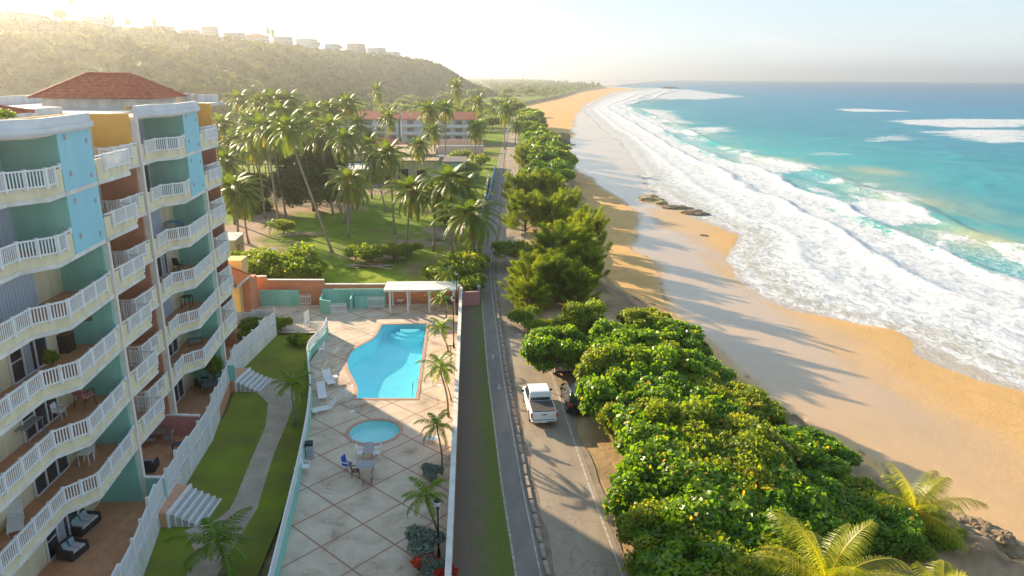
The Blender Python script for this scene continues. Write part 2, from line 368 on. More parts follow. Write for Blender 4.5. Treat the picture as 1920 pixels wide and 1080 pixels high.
mpn=N.new('ShaderNodeMapping'); mpn.inputs['Scale'].default_value=(1,.55,1); mpn.inputs['Rotation'].default_value=(0,0,R(-18)); L.new(gp.outputs['Position'],mpn.inputs[0])
z1=N.new('ShaderNodeTexNoise'); z1.inputs['Scale'].default_value=.55; z1.inputs['Detail'].default_value=9; z1.inputs['Roughness'].default_value=.68; z1.inputs['Distortion'].default_value=1.2; L.new(mpn.outputs[0],z1.inputs['Vector'])
# lace: ridged noise filaments
ab=N.new('ShaderNodeMath'); ab.operation='SUBTRACT'; ab.inputs[1].default_value=.5; L.new(z1.outputs['Fac'],ab.inputs[0])
ab2=N.new('ShaderNodeMath'); ab2.operation='ABSOLUTE'; L.new(ab.outputs[0],ab2.inputs[0])
rd=N.new('ShaderNodeMapRange'); rd.inputs['From Min'].default_value=0; rd.inputs['From Max'].default_value=.12; rd.inputs['To Min'].default_value=.5; rd.inputs['To Max'].default_value=-.28; L.new(ab2.outputs[0],rd.inputs['Value'])
ma=N.new('ShaderNodeMath'); ma.operation='ADD'; L.new(attr('foam'),ma.inputs[0]); L.new(rd.outputs[0],ma.inputs[1])
fm=N.new('ShaderNodeMapRange'); fm.inputs['From Min'].default_value=.38; fm.inputs['From Max'].default_value=.82; fm.interpolation_type='SMOOTHSTEP'; L.new(ma.outputs[0],fm.inputs['Value'])
gate=N.new('ShaderNodeMapRange'); gate.inputs['From Min'].default_value=.02; gate.inputs['From Max'].default_value=.25; L.new(attr('foam'),gate.inputs['Value'])
fg=N.new('ShaderNodeMath'); fg.operation='MULTIPLY'; L.new(fm.outputs[0],fg.inputs[0]); L.new(gate.outputs[0],fg.inputs[1])
# foam itself is mottled: thick white and thinner greyish water-foam
z3=N.new('ShaderNodeTexNoise'); z3.inputs['Scale'].default_value=.9; z3.inputs['Detail'].default_value=8; z3.inputs['Roughness'].default_value=.7; z3.inputs['Distortion'].default_value=.8; L.new(mpn.outputs[0],z3.inputs['Vector'])
fr_=N.new('ShaderNodeValToRGB'); fr_.color_ramp.elements[0].position=.36; fr_.color_ramp.elements[0].color=(.38,.41,.44,1); fr_.color_ramp.elements[1].position=.55; fr_.color_ramp.elements[1].color=(.66,.66,.66,1); L.new(z3.outputs['Fac'],fr_.inputs[0])
thin=N.new('ShaderNodeMixRGB'); thin.inputs[2].default_value=(.42,.36,.29,1); L.new(attr('thin'),thin.inputs[0]); L.new(ms.outputs[0],thin.inputs[1])
mc=N.new('ShaderNodeMixRGB'); L.new(fg.outputs[0],mc.inputs[0]); L.new(thin.outputs[0],mc.inputs[1]); L.new(fr_.outputs[0],mc.inputs[2]); L.new(mc.outputs[0],b.inputs['Base Color'])
rr=N.new('ShaderNodeMapRange'); rr.inputs['To Min'].default_value=.36; rr.inputs['To Max'].default_value=.9; L.new(fg.outputs[0],rr.inputs['Value']); L.new(rr.outputs[0],b.inputs['Roughness'])
rs=N.new('ShaderNodeMapRange'); rs.inputs['To Min'].default_value=.16; rs.inputs['To Max'].default_value=.1; L.new(fg.outputs[0],rs.inputs['Value']); L.new(rs.outputs[0],b.inputs['Specular IOR Level'])
mpw=N.new('ShaderNodeMapping'); mpw.inputs['Scale'].default_value=(1,.4,1); L.new(gp.outputs['Position'],mpw.inputs[0])
zw=N.new('ShaderNodeTexNoise'); zw.inputs['Scale'].default_value=.35; zw.inputs['Detail'].default_value=9; zw.inputs['Roughness'].default_value=.62; L.new(mpw.outputs[0],zw.inputs['Vector'])
adb=N.new('ShaderNodeMath'); adb.operation='ADD'; L.new(zw.outputs['Fac'],adb.inputs[0]); L.new(z3.outputs['Fac'],adb.inputs[1])
bn=N.new('ShaderNodeBump'); bn.inputs['Strength'].default_value=.5; bn.inputs['Distance'].default_value=.4; L.new(adb.outputs[0],bn.inputs['Height']); L.new(bn.outputs[0],b.inputs['Normal'])
thin_=np.clip(1-smooth(0,22,dS),0,1)*(fr<.35)
foamv=np.clip(foam*(.30+.70*lace)+.30*np.exp(-((dS-1.5)/1.5)**2),0,1)*(dS>-4)
foamv=np.where(fr<.30,foamv*(.50+.5*smooth(.05,.30,fr)+ .4*np.exp(-((dS-1.2+wob*4)/1.4)**2)),foamv)
foamv=np.clip(foamv+.28*am*(np.exp(-((fr-.42+wob*.07)/.04)**2)+np.exp(-((fr-.2+wob*.07)/.025)**2)),0,1)
sea=npmesh('sea',np.stack([X,Y,Zs],1),F[keep[F].all(1)],m,{'foam':foamv,'depth':depth,'sandy':np.clip(sandy,0,1),'thin':thin_},smooth=True)
tag(sea,kind='structure')
del X,Y,Z,Zs,F,foam,foamv
# ---------------- roads, verge, lawn, path, deck ----------------
import bmesh
asph=M('asphalt',(.38,.30,.215),(.26,.21,.16),.55,.9,.5,40,world=True,stretch=(1,.25,1))
asph2=M('bike_asphalt',(.26,.215,.18),(.19,.16,.14),.9,.9,.5,40,world=True,stretch=(1,.3,1))
n=asph.node_tree; N=n.nodes;L=n.links; b=N['Principled BSDF']; src_=b.inputs['Base Color'].links[0].from_socket
gp=N.new('ShaderNodeNewGeometry'); dn=N.new('ShaderNodeTexNoise'); dn.inputs['Scale'].default_value=1.4; dn.inputs['Detail'].default_value=6; L.new(gp.outputs['Position'],dn.inputs['Vector'])
ma_=N.new('ShaderNodeMixRGB'); ma_.blend_type='ADD'; ma_.inputs[0].default_value=1.0; L.new(gp.outputs['Position'],ma_.inputs[1]); L.new(dn.outputs['Color'],ma_.inputs[2])
vo=N.new('ShaderNodeTexVoronoi'); vo.feature='DISTANCE_TO_EDGE'; vo.inputs['Scale'].default_value=.33; L.new(ma_.outputs[0],vo.inputs['Vector'])
ck=N.new('ShaderNodeMapRange'); ck.inputs['From Min'].default_value=.004; ck.inputs['From Max'].default_value=.014; ck.inputs['To Min'].default_value=.72; L.new(vo.outputs['Distance'],ck.inputs['Value'])
mu_=N.new('ShaderNodeMixRGB'); mu_.blend_type='MULTIPLY'; mu_.inputs[0].default_value=.8; L.new(src_,mu_.inputs[1]); L.new(ck.outputs[0],mu_.inputs[2]); L.new(mu_.outputs[0],b.inputs['Base Color'])
kerbm=M('kerb_concrete',(.42,.33,.25),(.24,.18,.14),3,.9,.4,30)
paintw=M('road_paint',(.62,.56,.46),(.30,.26,.21),2.5,.8)
stucco_o=M('orange_stucco',(.72,.30,.16),(.62,.25,.13),1.2,.9,.15,40)
white=M('white_vinyl',(.78,.78,.78),(.68,.69,.70),2,.5)
whitew=M('white_stucco',(.76,.74,.70),(.56,.52,.47),1.5,.9,.1,30,stretch=(1,1,.3))
teal=M('teal_stucco',(.30,.60,.51),(.22,.49,.41),.9,.9,.15,30,stretch=(1,1,.25))
cream=M('cream_stucco',(.78,.70,.48),(.63,.55,.38),1.4,.9,.1,30,stretch=(1,1,.22))
terra=M('terracotta_stucco',(.56,.26,.17),(.46,.20,.13),1,.9,.1,30)
pinkm=M('pink_stucco',(.60,.26,.24),(.50,.21,.20),1,.9,.1,30)
bluem=M('blue_stucco',(.30,.60,.70),(.25,.53,.64),.8,.9,.1,30,stretch=(1,1,.25))
yellowm=M('yellow_stucco',(.86,.46,.10),(.80,.40,.09),1,.9,.1,30)
def sheet(name,poly,z,m,kind='structure',side=.0):
    mb=MB(); mb.prism(poly,z-.03-side,z) ; return mb.build(name,m,kind=kind)
def ribbon(name,Ys,fl,fr_,z,m,thick=.03,kind='structure'):
    V=[];Fc=[]
    for y in Ys: V+= [(fl(y),y,z),(fr_(y),y,z),(fl(y),y,z-thick),(fr_(y),y,z-thick)]
    for i in range(len(Ys)-1):
        a=4*i;b_=a+4
        Fc+=[(a,a+1,b_+1,b_),(a+2,b_+2,b_+3,a+3),(a,b_,b_+2,a+2),(a+1,a+3,b_+3,b_+1)]
    Fc+=[(0,2,3,1),(4*len(Ys)-4,4*len(Ys)-3,4*len(Ys)-1,4*len(Ys)-2)]
    mb=MB(); mb.add(V,Fc); return mb.build(name,m,kind=kind)
XR=curve([(10,3.0),(20,2.6),(32,2.12),(41,1.72),(59,1.26),(81,1.02),(92,1.1),(105,1.6),(125,2.9),(148,4.0),(189,6.4),(240,9.2),(300,13),(400,20),(520,30)])
KB=lambda y: XR(y)+1.5+0.0*y
YS=list(np.linspace(8,110,60))+list(np.linspace(113,520,90))
near=[y for y in YS if y<300]
wf=lambda f,a=0: (lambda y: float(f(y))+a)
ribbon('bike_path',YS,wf(XR),wf(KB,.02),.0,asph2)
ribbon('road',YS,wf(KB,.28),wf(KB,4.35),.004,asph)
ribbon('road_shoulder_strip',near,wf(KB,4.33),lambda y: float(KB(y))+4.75+.25*math.sin(y*.7)*math.sin(y*.23),-.008,M('sandy_asphalt',(.36,.27,.18),(.20,.16,.115),1.5,.95,.4,20,world=True))
# dirt drifted on the carriageway edge and on the verge lines
ribbon('gutter_dust',near,wf(KB,.24),lambda y: float(KB(y))+.62+.12*math.sin(y*1.3),.010,M('gutter_dust',(.30,.205,.13),(.16,.13,.105),1.2,.95,.3,20,world=True))
ribbon('edge_line',near,wf(KB,3.98),wf(KB,4.09),.012,paintw)
ribbon('bike_path_line',near,wf(KB,-.26),wf(KB,-.19),.008,paintw)
ribbon('bike_path_edge',near,wf(XR,-.07),wf(XR,.06),.02,M('edge_concrete',(.50,.42,.34),(.22,.19,.15),3,.9,.3,30,world=True))
# verge between wall and bike path: bare dirt by the wall, grass outside
m,n,b,o=newmat('verge_turf'); N=n.nodes;L=n.links
gp=N.new('ShaderNodeNewGeometry'); sx=N.new('ShaderNodeSeparateXYZ'); L.new(gp.outputs['Position'],sx.inputs[0])
z1=N.new('ShaderNodeTexNoise'); z1.inputs['Scale'].default_value=.7; z1.inputs['Detail'].default_value=8; z1.inputs['Roughness'].default_value=.7; L.new(gp.outputs['Position'],z1.inputs['Vector'])
ad=N.new('ShaderNodeMath'); ad.operation='MULTIPLY_ADD'; ad.inputs[1].default_value=3.4; L.new(z1.outputs['Fac'],ad.inputs[0]); L.new(sx.outputs['X'],ad.inputs[2])
mr=N.new('ShaderNodeMapRange'); mr.inputs['From Min'].default_value=1.3; mr.inputs['From Max'].default_value=2.9; L.new(ad.outputs[0],mr.inputs['Value'])
z2=N.new('ShaderNodeTexNoise'); z2.inputs['Scale'].default_value=9; z2.inputs['Detail'].default_value=6; L.new(gp.outputs['Position'],z2.inputs['Vector'])
gr=N.new('ShaderNodeValToRGB'); gr.color_ramp.elements[0].position=.3; gr.color_ramp.elements[0].color=(.075,.095,.014,1); gr.color_ramp.elements[1].position=.7; gr.color_ramp.elements[1].color=(.145,.175,.018,1); L.new(z2.outputs['Fac'],gr.inputs[0])
dr=N.new('ShaderNodeValToRGB'); dr.color_ramp.elements[0].position=.3; dr.color_ramp.elements[0].color=(.12,.088,.06,1); dr.color_ramp.elements[1].position=.7; dr.color_ramp.elements[1].color=(.22,.155,.11,1); L.new(z2.outputs['Fac'],dr.inputs[0])
mx=N.new('ShaderNodeMixRGB'); L.new(mr.outputs[0],mx.inputs[0]); L.new(dr.outputs[0],mx.inputs[1]); L.new(gr.outputs[0],mx.inputs[2]); L.new(mx.outputs[0],b.inputs['Base Color']); b.inputs['Roughness'].default_value=1
bn=N.new('ShaderNodeBump'); bn.inputs['Distance'].default_value=.08; bn.inputs['Strength'].default_value=.8; L.new(z2.outputs['Fac'],bn.inputs['Height']); L.new(bn.outputs[0],b.inputs['Normal'])
ribbon('verge',[y for y in YS if y<79],lambda y:-1.2,wf(XR,-.02),.012,m)
# broken lumps of kerb: one precast block after another
kb=MB(); k2=None; i=0
y=14.0; kerb0=None
while y<190:
    d=float(KB(y+.7)-KB(y-.7))/1.4; x=float(KB(y))+.14
    if kerb0 is None:
        q=MB(); q.prism([(-.13,-.62),(.13,-.62),(.13,.62),(-.13,.62)],-.02,.13); q.prism([(-.09,-.6),(.09,-.6),(.09,.6),(-.09,.6)],.1315,.16)
        kerb0=q.build('kerb_block',kerbm); tag(kerb0,'pale concrete kerb block in the low row dividing bike path from road','kerb block','kerb blocks between bike path and road'); kerb0.location=(x,y,0); kerb0.rotation_euler=(0,0,-math.atan(d))
    else:
        c=kerb0.copy(); COL.objects.link(c); c.location=(x+random.uniform(-.03,.03),y,random.uniform(-.03,0)); c.rotation_euler=(0,0,-math.atan(d)+random.uniform(-.03,.03)); c.scale=(1,random.uniform(.9,1.05),1)
    y+=1.42
# painted arrows on the bike path
def arrow(x,y,s,up):
    k=1 if up else -1; P=[(-.09,-.7),(.09,-.7),(.09,.1),(.28,.1),(0,.75),(-.28,.1),(-.09,.1)]
    return [(x+a*s,y+b_*s*k) for a,b_ in P]
for (px,py,up,lb) in ((924,669,True,'upward'),(936,726,False,'downward')):
    x,y=at(px,py); mb=MB(); mb.prism(arrow(x,y,.8,up),.006,.0135)
    mb.build('path_arrow',M('worn_white_paint',(.58,.52,.45),(.2,.17,.15),5,.9),label='worn white arrow painted on the bike path pointing '+('away from' if up else 'towards')+' the camera',cat='road marking',group=None)
# lawn, path
lawn=M('lawn_grass',(.19,.24,.016),(.15,.145,.028),.4,1,.6,25,world=True,detail=8)
LZ=.24
sheet('lawn',[(-11.0,14),(-11.3,44),(-12.6,53),(-14.5,60.5),(-14.3,66.8),(-14.6,68.4),(-19.4,68.8),(-20.2,59.6),(-18.9,52),(-18.4,44),(-17.7,34),(-16.4,26),(-16,14)],LZ,lawn)
conc=M('path_concrete',(.46,.37,.28),(.32,.255,.20),.7,.9,.2,20,world=True)
sheet('path',[(-16.4,36.4),(-14.9,37.4),(-14.5,38.4),(-14.55,40),(-14.9,44),(-15.25,49),(-16.1,53.0),(-17.7,55.3),(-17.7,58.3),(-16.4,57.6),(-15.0,56.4),(-14.2,54),(-13.85,50),(-13.6,45),(-13.15,40.5),(-12.9,38.5),(-13.2,34),(-13.4,29),(-13.4,20),(-14.6,20),(-14.55,31),(-15.2,34.6),(-16.4,36.4)][:-1],LZ+.012,conc)
# deck
DZ=.30
POOL=[at(a,b_,DZ) for a,b_ in ((779,747),(720,748),(667,747))]
pl=[at(a,b_,DZ) for a,b_ in ((671,738),(671,727),(664,712),(655,697),(651,682),(653,668),(663,655),(680,646),(698,637),(707,628),(712,618),(717,609))]
POOL+=pl+[at(760,607,DZ),at(800,607,DZ),at(794,650,DZ)]
def bez(P,it=2):
    for _ in range(it):
        Q=[]
        for i in range(len(P)-1): a=P[i];b_=P[i+1]; Q+=[(a[0]*.75+b_[0]*.25,a[1]*.75+b_[1]*.25),(a[0]*.25+b_[0]*.75,a[1]*.25+b_[1]*.75)]
        P=[P[0]]+Q+[P[-1]]
    return P
POOL=[POOL[0],POOL[2]]+bez(pl,2)+[POOL[-2]]
kc=at(702,809,DZ); KID=[(kc[0]+1.78*math.cos(t),kc[1]+1.78*math.sin(t)) for t in np.linspace(0,2*math.pi,41)[:-1]]
m,n,b,o=newmat('deck_concrete'); N=n.nodes;L=n.links
gp=N.new('ShaderNodeNewGeometry'); sx=N.new('ShaderNodeSeparateXYZ'); L.new(gp.outputs['Position'],sx.inputs[0])
def lines(sign,ph):
    wz=N.new('ShaderNodeTexNoise'); wz.inputs['Scale'].default_value=1.0; L.new(gp.outputs['Position'],wz.inputs['Vector'])
    a_=N.new('ShaderNodeMath'); a_.operation='ADD' if sign>0 else 'SUBTRACT'; L.new(sx.outputs['X'],a_.inputs[0]); L.new(sx.outputs['Y'],a_.inputs[1])
    c_=N.new('ShaderNodeMath'); c_.operation='ADD'; c_.inputs[1].default_value=-ph+400+2; L.new(a_.outputs[0],c_.inputs[0])
    d_=N.new('ShaderNodeMath'); d_.operation='MODULO'; d_.inputs[1].default_value=4.0; L.new(c_.outputs[0],d_.inputs[0])
    e_=N.new('ShaderNodeMath'); e_.operation='SUBTRACT'; e_.inputs[1].default_value=2; L.new(d_.outputs[0],e_.inputs[0])
    f_=N.new('ShaderNodeMath'); f_.operation='ABSOLUTE'; L.new(e_.outputs[0],f_.inputs[0])
    g_=N.new('ShaderNodeMapRange'); g_.inputs['From Min'].default_value=.085; g_.inputs['From Max'].default_value=.055; L.new(f_.outputs[0],g_.inputs['Value']); return g_.outputs[0]
l1=lines(1,2.1); l2=lines(-1,1.1)
mxl=N.new('ShaderNodeMath'); mxl.operation='MAXIMUM'; L.new(l1,mxl.inputs[0]); L.new(l2,mxl.inputs[1])
z1=N.new('ShaderNodeTexNoise'); z1.inputs['Scale'].default_value=.45; z1.inputs['Detail'].default_value=8; z1.inputs['Roughness'].default_value=.68; z1.inputs['Distortion'].default_value=.6; L.new(gp.outputs['Position'],z1.inputs['Vector'])
r=N.new('ShaderNodeValToRGB'); e=r.color_ramp.elements; e[0].position=.30; e[0].color=(.26,.18,.12,1); e[1].position=.60; e[1].color=(.60,.49,.37,1); q=e.new(.43); q.color=(.49,.38,.28,1); L.new(z1.outputs['Fac'],r.inputs[0])
mx=N.new('ShaderNodeMixRGB'); mx.inputs[2].default_value=(.33,.16,.11,1); L.new(mxl.outputs[0],mx.inputs[0]); L.new(r.outputs[0],mx.inputs[1]); L.new(mx.outputs[0],b.inputs['Base Color']); b.inputs['Roughness'].default_value=.85
deckm=m
def holed(name,outer,holes,z,mat_):
    bm=bmesh.new(); ed=[]
    for ring in [outer]+holes:
        vs=[bm.verts.new((p[0],p[1],z)) for p in ring]
        for i in range(len(vs)): ed.append(bm.edges.new((vs[i],vs[(i+1)%len(vs)])))
    bmesh.ops.triangle_fill(bm,use_beauty=True,use_dissolve=False,edges=ed)
    for f in bm.faces:
        if f.normal.z<0: f.normal_flip()
    me=bpy.data.meshes.new(name); bm.to_mesh(me); bm.free(); me.materials.append(mat_)
    o_=bpy.data.objects.new(name,me); COL.objects.link(o_); return o_
def grow(P,d):
    n_=len(P); out=[]; ar=sum(P[i][0]*P[(i+1)%n_][1]-P[(i+1)%n_][0]*P[i][1] for i in range(n_)); sg=1 if ar>0 else -1
    for i in range(n_):
        a=Vector(P[i-1]);b_=Vector(P[i]);c_=Vector(P[(i+1)%n_]); u=(b_-a).normalized();v=(c_-b_).normalized()
        n1_=Vector((u.y,-u.x))*sg;n2_=Vector((v.y,-v.x))*sg; k=(n1_+n2_); k=k/max(.5,k.length_squared/2) if k.length>1e-6 else n1_; out.append((b_.x+k.x*d,b_.y+k.y*d))
    return out
DECK=[(-1.4,12),(-1.4,78.5),(-26.4,78.2),(-26.4,69.2),(-14.65,69.0),(-14.35,66.9),(-14.6,60.6),(-12.68,53),(-11.38,44.6),(-10.1,32.5),(-8.9,20),(-8.5,12)]
dk=holed('pool_deck',DECK,[grow(POOL,.02),grow(KID,.02)],DZ,deckm); tag(dk,kind='structure')
# pools
def pool(name,P,depth,label,tile,steps=None):
    cx=sum(p[0] for p in P)/len(P); cy=sum(p[1] for p in P)/len(P)
    e_=empty(name,(cx,cy,DZ),0,label,'swimming pool')
    mb=MB(); n_=len(P)
    V=[(p[0],p[1],DZ+.0) for p in P]+[(p[0],p[1],DZ-depth) for p in P]
    ar=sum(P[i][0]*P[(i+1)%n_][1]-P[(i+1)%n_][0]*P[i][1] for i in range(n_)); 
    fl=[tuple(range(n_,2*n_))] ; side=[(i,(i+1)%n_,n_+(i+1)%n_,n_+i) for i in range(n_)]
    mb.add(V,fl+side); mb.build('basin',tile,e_,world=True)
    G_=grow(P,.28); V=[(p[0],p[1],DZ+.035) for p in P]+[(p[0],p[1],DZ+.035) for p in G_]+[(p[0],p[1],DZ-.05) for p in P]+[(p[0],p[1],DZ-.05) for p in G_]
    Fq=[]
    for i in range(n_):
        j=(i+1)%n_; Fq+=[(i,j,n_+j,n_+i),(i,2*n_+i,2*n_+j,j),(n_+i,n_+j,3*n_+j,3*n_+i)]
    q_=MB(); q_.add(V,Fq); q_.build('coping',M('pool_coping',(.52,.30,.22),(.42,.25,.19),3,.8),e_,world=True)
    w=MB(); w.add([(p[0],p[1],DZ-.10) for p in (P if ar>0 else P[::-1])],[tuple(range(n_))]); w.build('water',WATER,e_,world=True)
    if steps:
        q_=MB()
        for k,(sx_,sy_,rr_) in enumerate(steps): q_.prism([(sx_+rr_*math.cos(t),sy_+rr_*math.sin(t)) for t in np.linspace(math.pi*1.0,math.pi*2.0,18)],DZ-depth,DZ-.25-.22*k)
        q_.build('steps',tile,e_,world=True)
    return e_
m,n,b,o=newmat('pool_water'); N=n.nodes;L=n.links; n.nodes.remove(b)
tr=N.new('ShaderNodeBsdfTransparent'); tr.inputs[0].default_value=(.88,.99,1,1)
gl=N.new('ShaderNodeBsdfGlossy'); gl.inputs['Roughness'].default_value=.03; gl.inputs[0].default_value=(.9,.95,1,1)
fz=N.new('ShaderNodeFresnel'); fz.inputs[0].default_value=1.33
gp=N.new('ShaderNodeNewGeometry'); z1=N.new('ShaderNodeTexNoise'); z1.inputs['Scale'].default_value=2.2; z1.inputs['Detail'].default_value=3; L.new(gp.outputs['Position'],z1.inputs['Vector'])
bn=N.new('ShaderNodeBump'); bn.inputs['Strength'].default_value=.3; bn.inputs['Distance'].default_value=.12; L.new(z1.outputs['Fac'],bn.inputs['Height']); L.new(bn.outputs[0],gl.inputs['Normal']); L.new(bn.outputs[0],fz.inputs['Normal'])
fm_=N.new('ShaderNodeMath'); fm_.operation='MULTIPLY'; fm_.inputs[1].default_value=.6; L.new(fz.outputs[0],fm_.inputs[0]); mx=N.new('ShaderNodeMixShader'); L.new(fm_.outputs[0],mx.inputs[0]); L.new(tr.outputs[0],mx.inputs[1]); L.new(gl.outputs[0],mx.inputs[2]); L.new(mx.outputs[0],o.inputs[0]); WATER=m
tile1=M('pool_plaster',(.32,.93,.97),(.22,.86,.93),.5,.5,world=True); tile2=M('small_pool_plaster',(.50,.88,.84),(.42,.80,.78),.8,.5,world=True)
sc_=at(765,612,DZ)
pool('swimming_pool',POOL,1.5,'large turquoise swimming pool with one curved side set in the tan deck',tile1,[(sc_[0]+.2,sc_[1]-.1,1.0),(sc_[0]+.2,sc_[1]-.1,1.5),(sc_[0]+.2,sc_[1]-.1,2.0)])
pool('wading_pool',KID,.55,'small round pale green wading pool in front of the large pool',tile2)

# ---------------- walls round the deck ----------------
def wallrun(name,pts,z0,z1,t,m_,cap,label,cat='wall',capw=.06,capz=.09):
    """wall along a polyline with a projecting cap, one thing"""
    c=pts[len(pts)//2]; e_=empty(name,(c[0],c[1],z0),0,label,cat); w=MB(); q=MB()
    for i in range(len(pts)-1):
        a=Vector(pts[i]);b_=Vector(pts[i+1]); zz=z1[i] if hasattr(z1,'__len__') else z1
        d=(b_-a).normalized(); n_=Vector((-d.y,d.x)); ov=d*.0
        P=[a+n_*t/2,a-n_*t/2,b_-n_*t/2,b_+n_*t/2]; w.prism([tuple(p) for p in P],z0,zz)
        t2=t/2+capw; P=[a+n_*t2,a-n_*t2,b_-n_*t2,b_+n_*t2]; q.prism([tuple(p) for p in P],zz+.001,zz+capz)
    w.build('wall_body',m_,e_,world=True); q.build('wall_cap',cap,e_,world=True); return e_
capm=M('wall_cap_white',(.72,.69,.64),(.58,.53,.47),1.5,.8)
wallrun('boundary_wall',[(-1.3,12),(-1.3,78.2)],-.05,2.22,.2,M('tan_stucco',(.50,.36,.27),(.42,.29,.22),1,.9,.1,20),capm,'long straight wall with pale cap between the pool deck and the dirt verge')
wallrun('end_wall',[(-1.14,78.45),(.75,78.75)],-.05,1.5,.3,pinkm,M('pink_cap',(.55,.33,.27),None,2,.9),'short low pink wall closing the verge beside the bike path')
ow=wallrun('garden_wall',[(-26.5,79.6),(-23.0,79.5),(-16.6,79.2),(-9.3,79.0),(-1.45,79.2)],0,[3.3,2.9,2.4,2.1],.3,stucco_o,capm,'stepped orange wall with white cap behind the pool deck')
wallrun('lot_wall',[(.75,79.2),(.45,81),(.5,93),(.75,105),(1.5,125),(2.3,137),(4.2,180)],-.1,1.9,.25,M('weathered_concrete',(.42,.37,.30),(.22,.19,.16),1.5,.95,.3,20),M('weathered_cap',(.44,.39,.33),(.28,.25,.2),2,.95),'weathered grey wall between the overgrown lot and the bike path')
bf=wallrun('hoarding',[(3.0,140),(3.7,150),(4.9,172),(6.6,198)],0,2.1,.08,M('blue_sheet',(.06,.22,.50),(.04,.17,.42),2,.6),M('blue_rail',(.08,.25,.52),None,2,.6),'long blue sheet hoarding along the far roadside','fence',.02,.05)
# teal retaining wall with white railing between lawn and deck
TP=bez([(-8.6,14),(-9.0,20),(-10.13,32.5),(-11.4,44.6),(-12.7,53),(-13.7,57.0),(-14.65,60.6),(-14.9,63),(-14.3,66.2),(-14.5,69.2)],2)
e_=empty('lawn_fence',(TP[20][0],TP[20][1],0),0,'long curved teal wall topped by a white railing between lawn and pool deck','fence')
w=MB(); q=MB(); 
for i in range(len(TP)-1):
    a=Vector(TP[i]);b_=Vector(TP[i+1]); d=(b_-a).normalized(); n_=Vector((-d.y,d.x))*.09
    w.prism([tuple(a+n_),tuple(a-n_),tuple(b_-n_),tuple(b_+n_)],0,1.05)
    q.bar((a.x,a.y,1.86),(b_.x,b_.y,1.86),.07,.06); q.bar((a.x,a.y,1.15),(b_.x,b_.y,1.15),.05,.06)
w.build('wall_body',teal,e_,world=True)
tot=0; acc=0
for i in range(len(TP)-1):
    a=Vector(TP[i]);b_=Vector(TP[i+1]); L_=(b_-a).length; s_=-acc
    while s_<L_:
        if s_>=0:
            p=a+(b_-a)*s_/L_; q.box(p.x,p.y,1.5,.035,.085,.72,rz=math.atan2((b_-a).y,(b_-a).x)-math.pi/2)
        s_+=.125
    acc=(acc+L_)%.125
q.build('railing',white,e_,world=True)
for i in range(0,len(TP),4): MB().box(TP[i][0],TP[i][1],1.5,.12,.12,.9).build('post',white,e_,world=True)
# ---------------- apartment building ----------------
glass=M('dark_glass',(.035,.045,.06),(.02,.025,.03),1,.08,spec=.8)
glassw=M('curtained_glass',(.20,.22,.24),(.06,.07,.08),3,.15,spec=.6,stretch=(1,1,.1))
blueshut=M('storm_shutter',(.50,.57,.68),(.44,.51,.62),1,.6)
tilef=M('terracotta_floor',(.62,.31,.17),(.48,.23,.12),2,.7)
roofflat=M('roof_deck',(.66,.62,.55),(.5,.46,.4),.4,.9)
beigetrim=M('column_trim',(.74,.68,.60),(.64,.58,.52),2,.8)
B=empty('apartment_building',(-28,40,0),0,'tall pastel teal and cream apartment block with white balcony railings','apartment building')
def bp(name,mb,m_,lab=None): return mb.build(name,m_,B,world=True,label=lab)
LV=[4.5+3*k for k in range(6)]   # undersides of the balcony slabs
G0=1.2
ROOF=22.35
mods=[(-17.4,0.2),(-17.9,16.6),(-19.1,38.2),(-19.9,55.4)]   # right-hand column of each balcony bay
PLAN=[(-.45,-8.9),(-.6,-6.5),(.4,-5.2),(0,0)]              # slab edge relative to that column
def rail(mb,a,b_,z,solid=False,h=.78,gap=.135,bw=.055):
    """white vinyl railing panel, feet at z, bars between two rails; returns into mb"""
    a=Vector(a);b_=Vector(b_);L_=(b_-a).length
    if L_<.15: return
    ang=math.atan2((b_-a).y,(b_-a).x)
    mb.bar((a.x,a.y,z+h),(b_.x,b_.y,z+h),.09,.07); mb.bar((a.x,a.y,z+.06),(b_.x,b_.y,z+.06),.06,.07)
    n_=max(1,int(L_/gap))
    for i in range(n_):
        p=a+(b_-a)*(i+.5)/n_; mb.box(p.x,p.y,z+h/2+.02,bw if not solid else gap*.8,.03,h-.08,rz=ang)
    mb.box(a.x,a.y,z+h/2,.12,.12,h+.16); mb.box(b_.x,b_.y,z+h/2,.112,.112,h+.15)
def side(poly,i): return poly[i],poly[i+1]
def off(a,b_,d):      # shift a segment outwards (to +X side)
    a=Vector(a);b_=Vector(b_);u=(b_-a).normalized();n_=Vector((u.y,-u.x))
    if n_.x<0 and abs(n_.x)>.05: n_=-n_
    return a+n_*d,b_+n_*d
def edgewall(mb,pts,z0,z1,t=.14):
    for i in range(len(pts)-1):
        a,b_=Vector(pts[i]),Vector(pts[i+1]); u=(b_-a).normalized(); n_=Vector((-u.y,u.x))*t
        if n_.x>0: n_=-n_
        mb.prism([tuple(a),tuple(b_),tuple(b_+n_),tuple(a+n_)],z0,z1)
cnt=0
